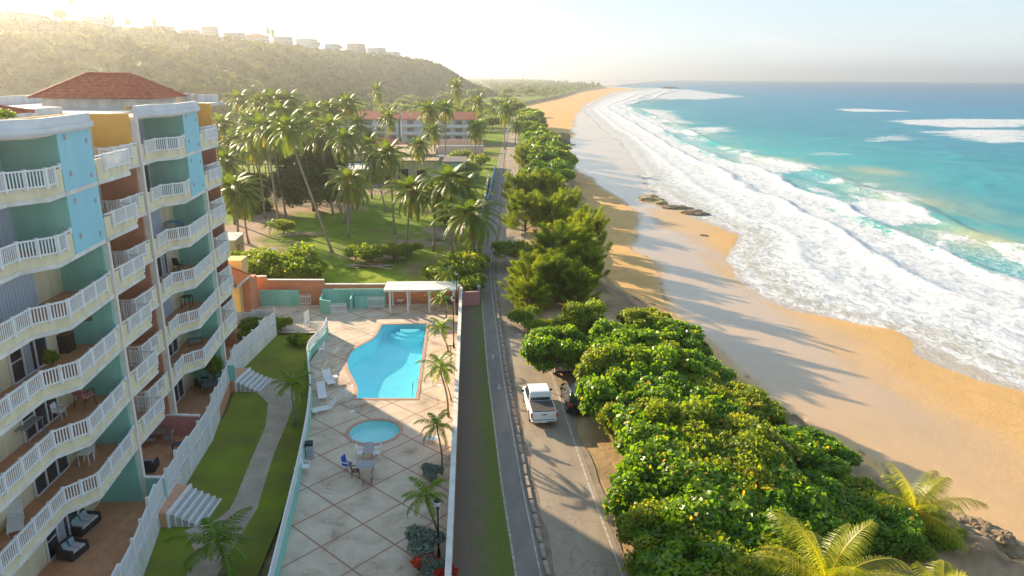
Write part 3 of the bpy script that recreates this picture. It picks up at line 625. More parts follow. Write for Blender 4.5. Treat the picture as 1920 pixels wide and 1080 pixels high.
def door(x,y0,y1,z,kind,rear=False):
    """sliding door or shutter in the back wall, facing +X"""
    if kind=='shutter':
        mb=MB(); nn=int((y1-y0)/.12)
        for i in range(nn): mb.box(x+.06+(.025 if i%2 else 0),y0+(i+.5)*(y1-y0)/nn,z+1.15,.04,(y1-y0)/nn*1.02,2.3)
        bp('storm_shutter',mb,blueshut); return
    f=MB(); nn=3 if y1-y0>2.2 else 2
    for i in range(nn+1): f.box(x+.07,y0+i*(y1-y0)/nn,z+1.12,.10,.07,2.25)
    f.bx(x+.02,x+.12,y0,y1,z+2.2,z+2.28); f.bx(x+.02,x+.12,y0,y1,z,z+.05)
    f.bx(x+.03,x+.10,y0+.1,y0+(y1-y0)/nn-.1,z+1.0,z+1.04)
    fo=f.build('sliding_door',white,B,world=True)
    g=MB(); g.bx(x+.035,x+.055,y0+.03,y1-.03,z+.04,z+2.2)
    if random.random()<.6: 
        g2=MB(); w_=(y1-y0)/nn; k=random.randrange(nn); g2.bx(x+.058,x+.07,y0+k*w_+.05,y0+(k+.7)*w_,z+.06,z+2.18); go=g2.build('curtain',M('white_curtain',(.42,.46,.52),(.25,.28,.33),4,.9,stretch=(1,4,.1)),fo); go.matrix_parent_inverse=Matrix.Translation(-B.location); go.matrix_parent_inverse=(fo.matrix_parent_inverse@Matrix.Identity(4)); go.matrix_parent_inverse=Matrix.Identity(4)
    go=g.build('pane',glass,fo); go.matrix_parent_inverse=Matrix.Identity(4)
for mi,(cx,cy) in enumerate(mods):
    BL_=13.6 if mi==2 else 8.9; P=[(cx+PLAN[0][0],cy-BL_)]+[(cx+a,cy+b_) for a,b_ in PLAN[1:]]; bx_=cx-2.5
    yL=cy-BL_; nxt=mods[mi+1] if mi+1<len(mods) else (cx-.9,cy+17.2)
    prev=P[0]
    # ---- balcony bay ----
    for k,z in enumerate(LV):
        end=P[3]
        enclosed=k>=4
        sl=MB(); sl.prism([(a-.2,b_) for a,b_ in P]+[(bx_,cy),(bx_,yL)],z+.201,z+.42); bp('balcony_floor',sl,tilef)
        tr_=MB(); edgewall(tr_,P,z,z+.2,.3); bp('slab_edge',tr_,whitew)
        so_=MB(); so_.prism([(a-.31,b_) for a,b_ in P]+[(bx_,cy),(bx_,yL)],z+.03,z+.199); bp('soffit',so_,whitew)
        pw=MB(); PP=P if not enclosed else P[:3]+[(cx+.4*(3.5/5.2),cy-3.5)]
        pts=[off(PP[i],PP[i+1],-.05) for i in range(3)]
        edgewall(pw,[(p[0]-.05,p[1]) for p in PP],z+.2,z+.72,.12)
        # solid cream returns by the columns
        a,b_=Vector(PP[2]),Vector(PP[3]); u=(b_-a); c_=a+u*(1-(.9/u.length)); edgewall(pw,[(c_.x-.05,c_.y),(b_.x-.05,b_.y-.0)],z+.7205,z+1.28,.12)
        a,b_=Vector(PP[0]),Vector(PP[1]); u=(b_-a).normalized(); c0=a+u*.7; edgewall(pw,[(a.x-.05,a.y),(c0.x-.05,c0.y)],z+.7205,z+1.28,.12)
        bp('parapet',pw,cream)
        r_=MB(); zz=z+.66
        o1=off(c0,PP[1],.04); o2=off(PP[1],PP[2],.04); o3=off(PP[2],c_,.04)
        nseg=max(1,round((o1[1]-o1[0]).length/1.3)); 
        for j in range(nseg): rail(r_,o1[0]+(o1[1]-o1[0])*j/nseg,o1[0]+(o1[1]-o1[0])*(j+1)/nseg,zz)
        for j in range(2): rail(r_,o2[0]+(o2[1]-o2[0])*j/2,o2[0]+(o2[1]-o2[0])*(j+1)/2,zz)
        nseg=max(1,round((o3[1]-o3[0]).length/1.3))
        for j in range(nseg): rail(r_,o3[0]+(o3[1]-o3[0])*j/nseg,o3[0]+(o3[1]-o3[0])*(j+1)/nseg,zz)
        e3=Vector(PP[3]); r_.bar((c_.x,c_.y,z+1.42),(e3.x-.05,e3.y-.12,z+1.42),.09,.07); r_.box(e3.x-.05,e3.y-.15,z+1.38,.13,.13,.3); 
        bp('railing',r_,white)
        # back wall with door
        if mi>0:
            random.seed(mi*31+k*7)
            kind='shutter' if (mi,k) in ((2,3),(2,4),(2,5),(3,3),(3,5),(3,1)) else 'glass'
            door(bx_,cy-5.6,cy-2.6,z+.42,kind); 
            if kind!='shutter' or k==4: door(bx_,yL+.5,yL+2.2,z+.42,'glass')
    if mi>0: door(bx_,cy-5.6,cy-2.6,G0+.02,'glass'); door(bx_,yL+.6,yL+2.4,G0+.02,'glass')
    bw=MB(); bw.bx(bx_-.25,bx_,yL,cy,0,ROOF); bp('cream_wall',bw,cream)
    q_x=.4*(3.5/5.2)
    # teal end wall of the bay, and the closed blue corner over the two top floors
    tw=MB(); tw.bx(bx_,cx-.17,cy-.2,cy,G0-1.2,LV[4]-.001)
    tw.bx(bx_,cx+q_x-.02,cy-3.52,cy-3.3,LV[4]+.425,LV[5]-.001); tw.bx(bx_,cx+q_x-.02,cy-3.52,cy-3.3,LV[5]+.425,ROOF)
    bp('teal_wall',tw,teal)
    blk=MB(); q=.4*(3.5/5.2)
    blk.prism([(cx+q+.0,cy-3.5),(cx,cy),(cx-.33,cy),(cx+q-.33,cy-3.5)],LV[4]+.2,LV[5]-.002); blk.prism([(cx+q,cy-3.5),(cx,cy),(cx-.33,cy),(cx+q-.33,cy-3.5)],LV[5]+.201,ROOF)
    bp('blue_panel',blk,bluem)
    bb=MB(); bb.prism([(cx+q+.03,cy-3.53),(cx+.03,cy),(cx-.3,cy),(cx+q-.3,cy-3.53)],LV[5],LV[5]+.2); bp('panel_band',bb,whitew)
    for k in (4,5):
        for fy in (-2.8,-.6):
            for fz in (.7,2.4):
                v=MB(); v.box(cx+q*(-fy/3.5)+.02,cy+fy,LV[k]+fz+(.25 if fy<-1 else -.1),.05,.16,.24); vo=bp('vent',v,M('vent_grey',(.45,.42,.45),(.3,.25,.25),8,.7))
    rb=MB(); PR=[(p[0]+.12,p[1]) for p in P]
    edgewall(rb,PR,ROOF,ROOF+.75,.3); edgewall(rb,[(p[0]+.14,p[1]) for p in PR],ROOF+.12,ROOF+.34,.13); bp('roof_parapet',rb,M('parapet_white',(.66,.68,.70),(.56,.58,.6),.8,.85))
    rf=MB(); rf.prism([(a-.2,b_) for a,b_ in P]+[(bx_,cy),(bx_,yL)],ROOF-.1,ROOF-.002+.1); bp('roof_slab',rf,roofflat)
    # corner columns
    for (x,y) in ((cx,cy),(P[0][0],yL)):
        c_=MB(); c_.bx(x-.34,x+.06,y-.02 if y==cy else y-.25,y+.2 if y==cy else y+.0,G0,ROOF if y!=cy else LV[4]); bp('column',c_,beigetrim)
    # ---- terracotta recess beyond the bay ----
    y0=cy+.2; y1=nxt[1]-(13.6 if mi==1 else 8.9)-.2; xr_=nxt[0]-.45
    bk=cx-5.0
    wl=MB(); wl.bx(bk-.25,bk,y0,y1,0,LV[5]); wl.bx(bk,xr_-.3,y1-.2,y1,0,LV[5]); bp('terracotta_wall',wl,terra)
    up=MB(); up.bx(bk-.25,bk,y0,y1,LV[5]+.001,ROOF+.3); up.bx(bk,xr_-.35,y1-.2,y1,LV[5]+.001,ROOF+.3); up.bx(bk,cx-3.0,y0+2.2,y0+4.6,LV[5]+.42,LV[5]+2.6); bp('orange_wall',up,yellowm)
    iw=MB(); iw.bx(bk,cx-.17,y0-.2+.001,y0,0,LV[5]); bp('cream_wall',iw,cream)
    for k,z in enumerate(LV):
        # left small balcony hung from this column, right one from the next
        A1=[(cx,y0),(cx-.05,y0+3.7)]; A2=[(xr_-.0,y1-3.6),(xr_,y1-.2)]
        for (pts,ey,inner) in ((A1,y0+3.7,bk),(A2,y1-3.6,bk)):
            f_=MB(); f_.prism([(pts[0][0]-.2,pts[0][1]),(pts[1][0]-.2,pts[1][1]),(inner,pts[1][1]),(inner,pts[0][1])],z+.2,z+.42); bp('balcony_floor',f_,tilef)
            t_=MB(); edgewall(t_,pts,z,z+.2,.3); t_.prism([(pts[0][0]-.301,pts[0][1]),(pts[1][0]-.301,pts[1][1]),(inner,pts[1][1]),(inner,pts[0][1])],z,z+.199); bp('slab_edge',t_,whitew)
            p_=MB(); edgewall(p_,[(a-.05,b_) for a,b_ in pts],z+.2,z+.72,.12)
            if pts is A1: edgewall(p_,[(cx-.05,y0),(cx-.05,y0+.7)],z+.7205,z+1.28,.12)
            else: edgewall(p_,[(xr_-.05,y1-1.0),(xr_-.05,y1-.2)],z+.7205,z+1.28,.12)
            bp('parapet',p_,cream)
            r_=MB(); zz=z+.66
            if pts is A1:
                rail(r_,(cx+.02,y0+.8),(cx+.0,y0+2.2),zz); rail(r_,(cx+.0,y0+2.2),(cx-.03,y0+3.6),zz); rail(r_,(cx-.1,y0+3.65),(cx-1.6,y0+3.65),z+.42,h=1.0); r_.bar((cx-.05,y0+.05,z+1.42),(cx-.02,y0+.8,z+1.42),.08,.07)
            else:
                rail(r_,(xr_+.02,y1-3.5),(xr_+.03,y1-2.3),zz); rail(r_,(xr_+.03,y1-2.3),(xr_+.03,y1-1.1),zz); rail(r_,(xr_-.1,y1-3.55),(xr_-1.7,y1-3.55),z+.42,h=1.0); r_.bar((xr_-.02,y1-1.1,z+1.42),(xr_-.02,y1-.3,z+1.42),.08,.07)
            bp('railing',r_,white)
        door(bk,y0+1.2,y0+3.4,z+.42,'glass') if mi>0 else None
# body block and roofs
bd=MB(); bd.bx(-38,-24.8,4,72.4,0,ROOF-.2); bd.bx(-24.79,-22.9,4,48,0,ROOF-.2); bp('main_wall',bd,cream)
rs_=MB(); rs_.bx(-38.2,-23.4,3.8,72.6,ROOF-.15,ROOF+.12); bp('main_roof',rs_,roofflat)
pp=MB()
for (x0,x1,y0,y1) in ((-38.3,-38,3.7,72.7),(-37.99,-24,72.4,72.7),(-38,-24,3.7,4)): pp.bx(x0,x1,y0,y1,ROOF+.13,ROOF+.8)
bp('rear_parapet',pp,whitew)
# tiled hip roofs over the stair towers
m,n,b,o=newmat('clay_roof_tiles'); N=n.nodes;L=n.links
uvn=N.new('ShaderNodeAttribute'); uvn.attribute_name='tuv'; sp=N.new('ShaderNodeSeparateXYZ'); L.new(uvn.outputs['Color'],sp.inputs[0])
def sinw(inp,f):
    a_=N.new('ShaderNodeMath'); a_.operation='MULTIPLY'; a_.inputs[1].default_value=f; L.new(inp,a_.inputs[0])
    b_=N.new('ShaderNodeMath'); b_.operation='SINE'; L.new(a_.outputs[0],b_.inputs[0]); return b_.outputs[0]
s1=sinw(sp.outputs['X'],2*math.pi/.34)
fr2=N.new('ShaderNodeMath'); fr2.operation='MULTIPLY'; fr2.inputs[1].default_value=1/.42; L.new(sp.outputs['Y'],fr2.inputs[0])
fr3=N.new('ShaderNodeMath'); fr3.operation='FRACT'; L.new(fr2.outputs[0],fr3.inputs[0])
am_=N.new('ShaderNodeMath'); am_.operation='MULTIPLY_ADD'; am_.inputs[1].default_value=.5; L.new(s1,am_.inputs[0]); 
inv=N.new('ShaderNodeMath'); inv.operation='SUBTRACT'; inv.inputs[0].default_value=1; L.new(fr3.outputs[0],inv.inputs[1]); L.new(inv.outputs[0],am_.inputs[2])
bn=N.new('ShaderNodeBump'); bn.inputs['Strength'].default_value=1; bn.inputs['Distance'].default_value=.05; L.new(am_.outputs[0],bn.inputs['Height']); L.new(bn.outputs[0],b.inputs['Normal'])
z1=N.new('ShaderNodeTexNoise'); z1.inputs['Scale'].default_value=3; z1.inputs['Detail'].default_value=5
gp=N.new('ShaderNodeNewGeometry'); L.new(gp.outputs['Position'],z1.inputs['Vector'])
r=N.new('ShaderNodeValToRGB'); r.color_ramp.elements[0].position=.3; r.color_ramp.elements[0].color=(.36,.09,.045,1); r.color_ramp.elements[1].position=.7; r.color_ramp.elements[1].color=(.60,.17,.085,1); L.new(z1.outputs['Fac'],r.inputs[0])
dk_=N.new('ShaderNodeMapRange'); dk_.inputs['From Min'].default_value=0; dk_.inputs['From Max'].default_value=.14; dk_.inputs['To Min'].default_value=.35; L.new(fr3.outputs[0],dk_.inputs['Value'])
mu=N.new('ShaderNodeMixRGB'); mu.blend_type='MULTIPLY'; mu.inputs[0].default_value=1; L.new(r.outputs[0],mu.inputs[1]); L.new(dk_.outputs[0],mu.inputs[2]); L.new(mu.outputs[0],b.inputs['Base Color']); b.inputs['Roughness'].default_value=.9; b.inputs['Specular IOR Level'].default_value=.1
TILE=m
def hiproof(x0,x1,y0,y1,z0,z1,par,name='roof',world=True,ridge_x=True,m_=None):
    V=[];Fc=[];UV=[]
    if ridge_x:
        h=(y1-y0)/2; ra=(x0+h,(y0+y1)/2,z1); rb_=(x1-h,(y0+y1)/2,z1)
    else:
        h=(x1-x0)/2; ra=((x0+x1)/2,y0+h,z1); rb_=((x0+x1)/2,y1-h,z1)
    c=[(x0,y0,z0),(x1,y0,z0),(x1,y1,z0),(x0,y1,z0)]
    faces=[([c[0],c[1],rb_,ra]),([c[1],c[2],rb_]),([c[2],c[3],ra,rb_]),([c[3],c[0],ra])] if ridge_x else [([c[0],c[1],ra]),([c[1],c[2],rb_,ra]),([c[2],c[3],rb_]),([c[3],c[0],ra,rb_])]
    for f in faces:
        a=Vector(f[0]);b_=Vector(f[1]);u=(b_-a).normalized(); nrm=(b_-a).cross(Vector(f[2])-a).normalized(); v=nrm.cross(u); k=len(V)
        for p in f: V.append(p); d=Vector(p)-a; UV.append((d.dot(u),d.dot(v),0))
        Fc.append(tuple(range(k,k+len(f))))
    mb=MB(); mb.add(V,Fc); o_=mb.build(name,m_ or TILE,par,world=world)
    at_=o_.data.attributes.new('tuv','FLOAT_COLOR','POINT')
    at_.data.foreach_set('color',np.array([[u,v,0,1] for u,v,_ in UV],dtype=np.float32).ravel())
    q=MB()
    for a,b_ in ((c[0],ra),(c[1],rb_ if ridge_x else ra),(c[2],rb_),(c[3],ra if ridge_x else rb_),(ra,rb_)):
        q.tube([Vector(a)+Vector((0,0,.03)),Vector(b_)+Vector((0,0,.03))],.09,6)
    qq=q.build('ridge_tiles',M('ridge_clay',(.50,.15,.08),(.36,.10,.06),5,.7),o_)
    return o_
for q_ in ((-31.4,-23.5,56.6,61.2,ROOF+.12,23.2),(-30,-21.5,26.8,35.8,ROOF+.12,23.2),(-33,-26.5,40,50,ROOF+.12,22.9)): bp('penthouse_wall',MB().bx(*q_),whitew)
hiproof(-32.0,-22.9,56.0,61.8,23.25,24.95,B)
hiproof(-31,-20.7,26,36.6,23.2,24.7,B)
for q_ in ((-23.4,62.5,23.0,.9,.8,.9),(-23.4,64.2,22.95,.8,.8,.8)): bp('air_conditioner',MB().box(*q_),M('ac_grey',(.55,.53,.5),(.3,.28,.26),9,.6))
# patios in front
pt=MB(); pt.prism([(-24.6,20),(-16.6,20),(-17.2,30),(-17.95,37),(-18.3,42),(-18.7,49),(-19.6,55),(-20.3,59.5),(-19.6,68.6),(-26,68.6),(-26,20)],.0,G0); bp('patio_floor',pt,tilef)
bw=MB(); bw.bx(-38,-24.9,68,72.3,0,.1)
# divider walls between patios (white capped)
def divider(a,b_,h,m_,nm):
    q=MB(); q.bar((a[0],a[1],G0+h/2),(b_[0],b_[1],G0+h/2),.16,h); o_=bp(nm,q,m_)
    q=MB(); q.bar((a[0],a[1],G0+h+.045),(b_[0],b_[1],G0+h+.045),.24,.09); c_=bp('divider_cap',q,whitew)
divider((-19.2,38.3),(-17.9,38.2),1.35,teal,'patio_divider'); divider((-22.5,46.3),(-18.6,45.9),1.5,pinkm,'patio_divider'); divider((-20.4,55.5),(-19.2,55.4),1.3,teal,'patio_divider'); divider((-18.0,21.3),(-16.4,21.3),1.35,teal,'patio_divider')
print('building parts',len([c for c in bpy.data.objects if c.parent==B]))

# white fence outside the patios
FP=[(-15.9,14),(-16.3,26),(-17.0,32),(-17.95,37.0),(-18.15,40.5),(-18.45,47.0),(-19.5,53.6),(-20.3,59.2),(-19.45,68.7),(-25.9,68.8)]
e_=empty('patio_fence',(-18,40,LZ),0,'long white slatted fence on a low white wall in front of the patios','fence')
w=MB(); r1=MB()
for i in range(len(FP)-1):
    a=Vector(FP[i]);b_=Vector(FP[i+1]); L_=(b_-a).length; u=(b_-a)/L_; n_=Vector((-u.y,u.x))*.08
    w.prism([tuple(a+n_),tuple(a-n_),tuple(b_-n_),tuple(b_+n_)],.1,G0+.28)
    k=max(1,round(L_/1.9)); ang=math.atan2(u.y,u.x)
    for j in range(k):
        p=a+u*L_*j/k; q=a+u*L_*(j+1)/k; zt=G0+1.42+(.22 if (i*3+j)%4==0 else 0)
        MB().box(p.x,p.y,(zt+.1+.1)/2+.1,.15,.15,zt+.1).build('post',white,e_,world=True)
        r1.bar((p.x,p.y,zt),(q.x,q.y,zt),.09,.07); r1.bar((p.x,p.y,G0+.42),(q.x,q.y,G0+.42),.09,.07)
        nn=int((q-p).length/.13)
        for s_ in range(nn):
            c_=p+(q-p)*(s_+.5)/nn; r1.box(c_.x,c_.y,(zt+G0+.42)/2,.088,.03,zt-G0-.44,rz=ang)
w.build('base_wall',whitew,e_,world=True); r1.build('slats',white,e_,world=True)
# two flights of steps from patio landings to the path
def stair(x,y,rz,label,w_=3.0):
    e_=empty('garden_steps',(x,y,LZ),rz,label,'steps')
    l_=MB(); l_.bx(-1.5,.0,-w_/2,w_/2,-.2,G0-LZ-.02); l_.build('landing',M('landing_tile',(.66,.36,.22),(.5,.27,.17),6,.8),e_)
    g_=MB()
    for k in range(5): g_.bx(.002+k*.36,.36+k*.36,-w_/2+.1,w_/2-.1,-.2,G0-LZ-.02-.17*(k+1))
    g_.build('treads',M('tread_concrete',(.42,.40,.37),(.34,.32,.3),4,.9),e_)
    n_=MB()
    for k in range(5): n_.bx(.30+k*.36,.365+k*.36,-w_/2+.09,w_/2-.09,-.2,G0-LZ-.02-.17*(k+1)+.012)
    n_.bx(-.08,.03,-w_/2-.05,w_/2+.05,-.2,G0-LZ+.03)
    n_.build('nosings',white,e_)
    return e_
stair(-17.2,38.2,R(-4),'white edged garden steps with orange landing nearest the camera'); stair(-19.0,56.6,R(-8),'white edged garden steps with orange landing farther along the fence',2.8)
# ---------------- vegetation ----------------
def leaves_mesh(name,C,Nn,size,aspect,tint,mat,parent=None,jit=.35,fold=0.0):
    """one quad (a pointed diamond) per leaf: centres C, facing Nn"""
    k=len(C); Nn=Nn/np.maximum(1e-6,np.linalg.norm(Nn,axis=1))[:,None]
    r=RNG.normal(size=(k,3)); U=np.cross(Nn,r); U/=np.linalg.norm(U,axis=1)[:,None]; Vv=np.cross(Nn,U)
    s=(size*(1+jit*RNG.uniform(-1,1,k)))[:,None]
    a=C-U*s; b_=C+Vv*s*aspect-Nn*s*fold; c_=C+U*s; d=C-Vv*s*aspect-Nn*s*fold
    V=np.stack([a,b_,c_,d],1).reshape(-1,3); F=np.arange(4*k).reshape(-1,4)
    return npmesh(name,V,F,mat,{'tint':np.repeat(tint,4)},parent=parent)
bark=M('grey_bark',(.20,.16,.12),(.09,.07,.05),6,.95,.6,20,stretch=(1,1,.3))
palmbark=M('palm_bark',(.34,.29,.23),(.20,.165,.125),5,.95,.5,12,stretch=(.6,.6,4))
def crown_leaves(lobes,n,size,up=.35,thick=.35):
    """leaf centres spread through the outer layer of several lobes"""
    w=np.array([l[3]**2 for l in lobes]); w/=w.sum(); idx=RNG.choice(len(lobes),n,p=w); Lb=np.array(lobes)
    d=RNG.normal(size=(n,3)); d[:,2]=np.abs(d[:,2])*.9-.25; d/=np.linalg.norm(d,axis=1)[:,None]
    rad=Lb[idx,3]*(1-thick*RNG.random(n)**1.6)*(1+.18*np.sin(d[:,0]*7+idx)*np.sin(d[:,1]*6+idx*2)*1.0)
    C=Lb[idx,:3]+d*rad[:,None]*np.array([1,1,.72])+RNG.normal(size=(n,3))*Lb[idx,3][:,None]*.13
    Nn=d+RNG.normal(size=(n,3))*.8+np.array([0,0,up])
    return C,Nn,idx
def tree_limbs(h,spread,lobes,r0,seed):
    rnd=random.Random(seed); mb=MB(); base=Vector((0,0,-.6)); fork=Vector((rnd.uniform(-.3,.3),rnd.uniform(-.3,.3),h*.35))
    mb.tube([base,(base+fork)/2+Vector((rnd.uniform(-.15,.15),rnd.uniform(-.15,.15),0)),fork],[r0*1.3,r0,r0*.8],8)
    for l in lobes:
        e_=Vector(l[:3]); m_=(fork+e_)/2+Vector((rnd.uniform(-.4,.4),rnd.uniform(-.4,.4),-.2))
        mb.tube([fork,m_,e_+Vector((0,0,l[3]*.2))],[r0*.55,r0*.3,r0*.08],5)
        for q in range(5):
            t=e_+Vector((rnd.uniform(-1,1),rnd.uniform(-1,1),rnd.uniform(-.1,.85)))*l[3]*1.08; mb.tube([m_.lerp(e_,.5),t],[r0*.15,r0*.03],4)
    return mb
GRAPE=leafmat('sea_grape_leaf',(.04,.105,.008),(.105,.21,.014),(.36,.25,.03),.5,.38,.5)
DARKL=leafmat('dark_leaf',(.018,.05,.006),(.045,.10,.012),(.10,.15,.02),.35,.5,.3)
YEL=leafmat('bush_leaf',(.06,.12,.010),(.13,.20,.016),(.28,.28,.03),.45,.5,.3)
GREYL=leafmat('grey_green_leaf',(.13,.17,.13),(.22,.27,.22),(.30,.34,.29),.25,.6,.2,(1.4,1.5,1.2))
REDL=leafmat('red_leaf',(.25,.03,.01),(.50,.06,.02),(.65,.16,.03),.35,.5,.3,(1.6,.8,.4))
def broad_tree(name,mat,R0,h,nl,nleaf,size,seed,aspect=.8,redfrac=.03,flat=.72,r0=.16,lr=(.26,.46),zr=(.62,1.0)):
    rnd=random.Random(seed); lobes=[]
    for i in range(nl):
        a=rnd.uniform(0,2*math.pi); q=R0*.72*math.sqrt(rnd.random()); lobes.append((q*math.cos(a),q*math.sin(a),h*rnd.uniform(*zr)*(1-.25*(q/R0)**2),R0*rnd.uniform(*lr)))
    e_=empty(name); C,Nn,idx=crown_leaves(lobes,nleaf,size)
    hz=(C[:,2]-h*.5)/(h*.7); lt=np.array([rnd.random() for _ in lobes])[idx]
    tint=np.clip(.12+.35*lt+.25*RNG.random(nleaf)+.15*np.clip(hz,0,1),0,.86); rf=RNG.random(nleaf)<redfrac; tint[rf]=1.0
    leaves_mesh('crown',C,Nn,size,aspect,tint,mat,e_)
    tree_limbs(h,R0,lobes,r0,seed).build('trunk',bark,e_)
    return reg(e_)
GRAPE2=leafmat('sea_grape_leaf_olive',(.06,.115,.012),(.15,.215,.020),(.40,.24,.05),.5,.45,.4)
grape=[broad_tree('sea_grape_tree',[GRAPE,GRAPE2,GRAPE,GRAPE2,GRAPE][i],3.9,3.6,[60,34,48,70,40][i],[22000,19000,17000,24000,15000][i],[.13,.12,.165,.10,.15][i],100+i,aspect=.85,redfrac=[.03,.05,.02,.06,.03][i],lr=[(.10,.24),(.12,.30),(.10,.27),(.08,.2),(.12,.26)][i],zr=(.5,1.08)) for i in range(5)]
def frond(V,T,base,az,el,L,droop,nl,lw,ll,seed,tb,twist=0,dead=False):
    """one pinnate palm leaf: arching midrib with leaflets on both sides, appended to V (quads) and T (tints)"""
    rnd=random.Random(seed); P=[];p=Vector(base); d=Vector((math.cos(az)*math.cos(el),math.sin(az)*math.cos(el),math.sin(el))); side_=Vector((-math.sin(az),math.cos(az),0)); n_=12; e=el
    for i in range(n_+1):
        P.append((p.copy(),d.copy())); e-=droop/n_*(.5+1.0*i/n_); d=Vector((math.cos(az)*math.cos(e),math.sin(az)*math.cos(e),math.sin(e))); p=p+d*(L/n_)
    for i in range(n_):
        a,da=P[i];b_,db=P[i+1]; w=.045*(1-i/n_)+.012; up=da.cross(side_)*-1
        V+= [a-side_*w,a+side_*w,b_+side_*w*.8,b_-side_*w*.8]; T+=[.95 if not dead else .9]*4
    for j in range(nl):
        t=.10+.90*(j+rnd.random()*.5)/nl; x=t*n_; i=min(n_-1,int(x)); f=x-i; a=P[i][0].lerp(P[i+1][0],f); d=P[i][1].lerp(P[i+1][1],f).normalized(); up=side_.cross(d)*-1
        if up.z<0: up=-up
        l_=ll*math.sin(math.pi*(.16+.78*t))**.7*rnd.uniform(.85,1.1); tb_=tb+rnd.uniform(-.1,.1)
        for s_ in (-1,1):
            q=(side_*s_*rnd.uniform(.75,.95)+d*(.42+.5*t)+Vector((0,0,-.34-.25*rnd.random()-(.5 if dead else 0)))+up*.12).normalized(); wd=d*lw*.5
            m_=a+q*l_*.5; tip=a+q*l_*.98+Vector((0,0,-l_*.20))
            V+=[a-wd,a+wd,m_+wd*1.1,m_-wd*1.1, m_-wd*1.1,m_+wd*1.1,tip+wd*.15,tip-wd*.15]; T+=[tb_]*8
COCO=leafmat('coconut_leaf',(.05,.11,.010),(.125,.185,.016),(.46,.29,.06),.38,.42,.45)
PALMG=leafmat('small_palm_leaf',(.05,.11,.008),(.11,.20,.014),(.34,.32,.04),.45,.45,.4)
COCOY=leafmat('young_coconut_leaf',(.12,.17,.008),(.26,.28,.014),(.50,.40,.05),.5,.42,.45)
def frond_obj(V,T,mat,parent,name='crown'):
    A=np.array([tuple(v) for v in V],dtype=np.float32); return npmesh(name,A,np.arange(len(A)).reshape(-1,4),mat,{'tint':np.array(T)},parent=parent)
def palm(name,h,lean,leanaz,nf,L,seed,mat=COCO,tr=.17,dead=3,nl=34,ll=.75,separate=False,lw=.055,low=-.75,nuts=True,skirt=1.25):
    """palm with its foot at the origin and crown at height h"""
    rnd=random.Random(seed); e_=empty(name); n_=9; P=[]
    for i in range(n_+1):
        t=i/n_; q=lean*(t**1.5); P.append((q*math.cos(leanaz)+.12*math.sin(t*5+seed),q*math.sin(leanaz),h*t-(.3 if i==0 else 0)))
    top=Vector(P[-1]); mb=MB(); mb.tube(P,[tr*1.7,tr*1.15]+[tr*(1-.045*i) for i in range(n_-1)],8); mb.build('trunk',palmbark,e_,smooth=True)
    V=[];T=[]
    for i in range(nf):
        az=i*2.39996+rnd.uniform(-.2,.2); u=i/nf; el=1.35-(1.35-low)*u**.9+rnd.uniform(-.1,.1); dr=rnd.uniform(.9,1.25)*(skirt*.7+.55*math.cos(el)); Lf=L*rnd.uniform(.85,1.08)*(1 if u>.15 else .8)
        tb=.30+.25*rnd.random()+(.18 if u>.85 else 0)
        frond(V,T,top+Vector((0,0,-.15*u)),az,el,Lf,dr,nl,lw,ll,seed*50+i,tb)
        if separate: frond_obj(V,T,mat,e_,'frond'); V=[];T=[]
    for i in range(dead):
        az=rnd.uniform(0,6.28); frond(V,T,top+Vector((0,0,-.35)),az,-.9,L*.75,.7,nl//2,lw,ll*.8,seed*70+i,.93,dead=True)
        if separate: frond_obj(V,T,mat,e_,'frond'); V=[];T=[]
    if V: frond_obj(V,T,mat,e_,'crown')
    if nuts:
        q=MB()
        for i in range(7): a=rnd.uniform(0,6.28); q.ball(top.x+.28*math.cos(a),top.y+.28*math.sin(a),top.z-.3-rnd.random()*.25,.12,n=6,m=5)
        q.build('coconuts',M('coconut_husk',(.30,.26,.05),(.2,.14,.04),4,.6),e_,smooth=True)
    return reg(e_)
def put_palm(P0,cpx,cpy,bpx,bpy,label,group,h0,sc=1.0,Y=None,used={}):
    """stand a palm so that its foot is at ground point (bpx,bpy) and its crown at the height seen at (cpx,cpy)"""
    bx,by=at(bpx,bpy) if Y is None else ((atY(bpx,bpy,Y).x),Y)
    c=atY(cpx,cpy,by); h=max(2,c.z); lean=Vector((c.x-bx,0)); rz=0
    # the prototype leans 1.6 m towards +x at height h0
    proto,h0_,l0=P0
    o_=copy_tree(proto) ; o_.location=(bx,by,0)
    dx=c.x-bx
    s=h/h0_; sx_=sc
    o_.scale=(sc,sc,1)
    # scale only trunk vertically, move the crown
    for d in CH[o_.name]:
        if d.name.startswith('trunk'):
            d.scale=(1,1,s); k=(dx/sc-l0)/(h0_) ; d.matrix_parent_inverse=Matrix(((1,0,(k)*1.0/s,0),(0,1,0,0),(0,0,1,0),(0,0,0,1)))
        else: d.location=(dx/sc-l0,0,h-h0_)
    o_['label']=label; o_['group']=group; o_['category']='palm'
    return o_
cps=[(palm('coconut_palm',10,l,0,nf+10,L*1.15,sd,dead=dd,skirt=sk_,lw=.09,nl=42,ll=.85),10,l) for l,nf,L,sd,dd,sk_ in ((1.2,24,4.1,11,5,1.25),(.6,30,4.5,12,8,1.4),(1.0,20,3.8,13,3,1.15),(.4,28,4.2,14,9,1.6))]
GP='coconut palms in the grove beyond the pool'
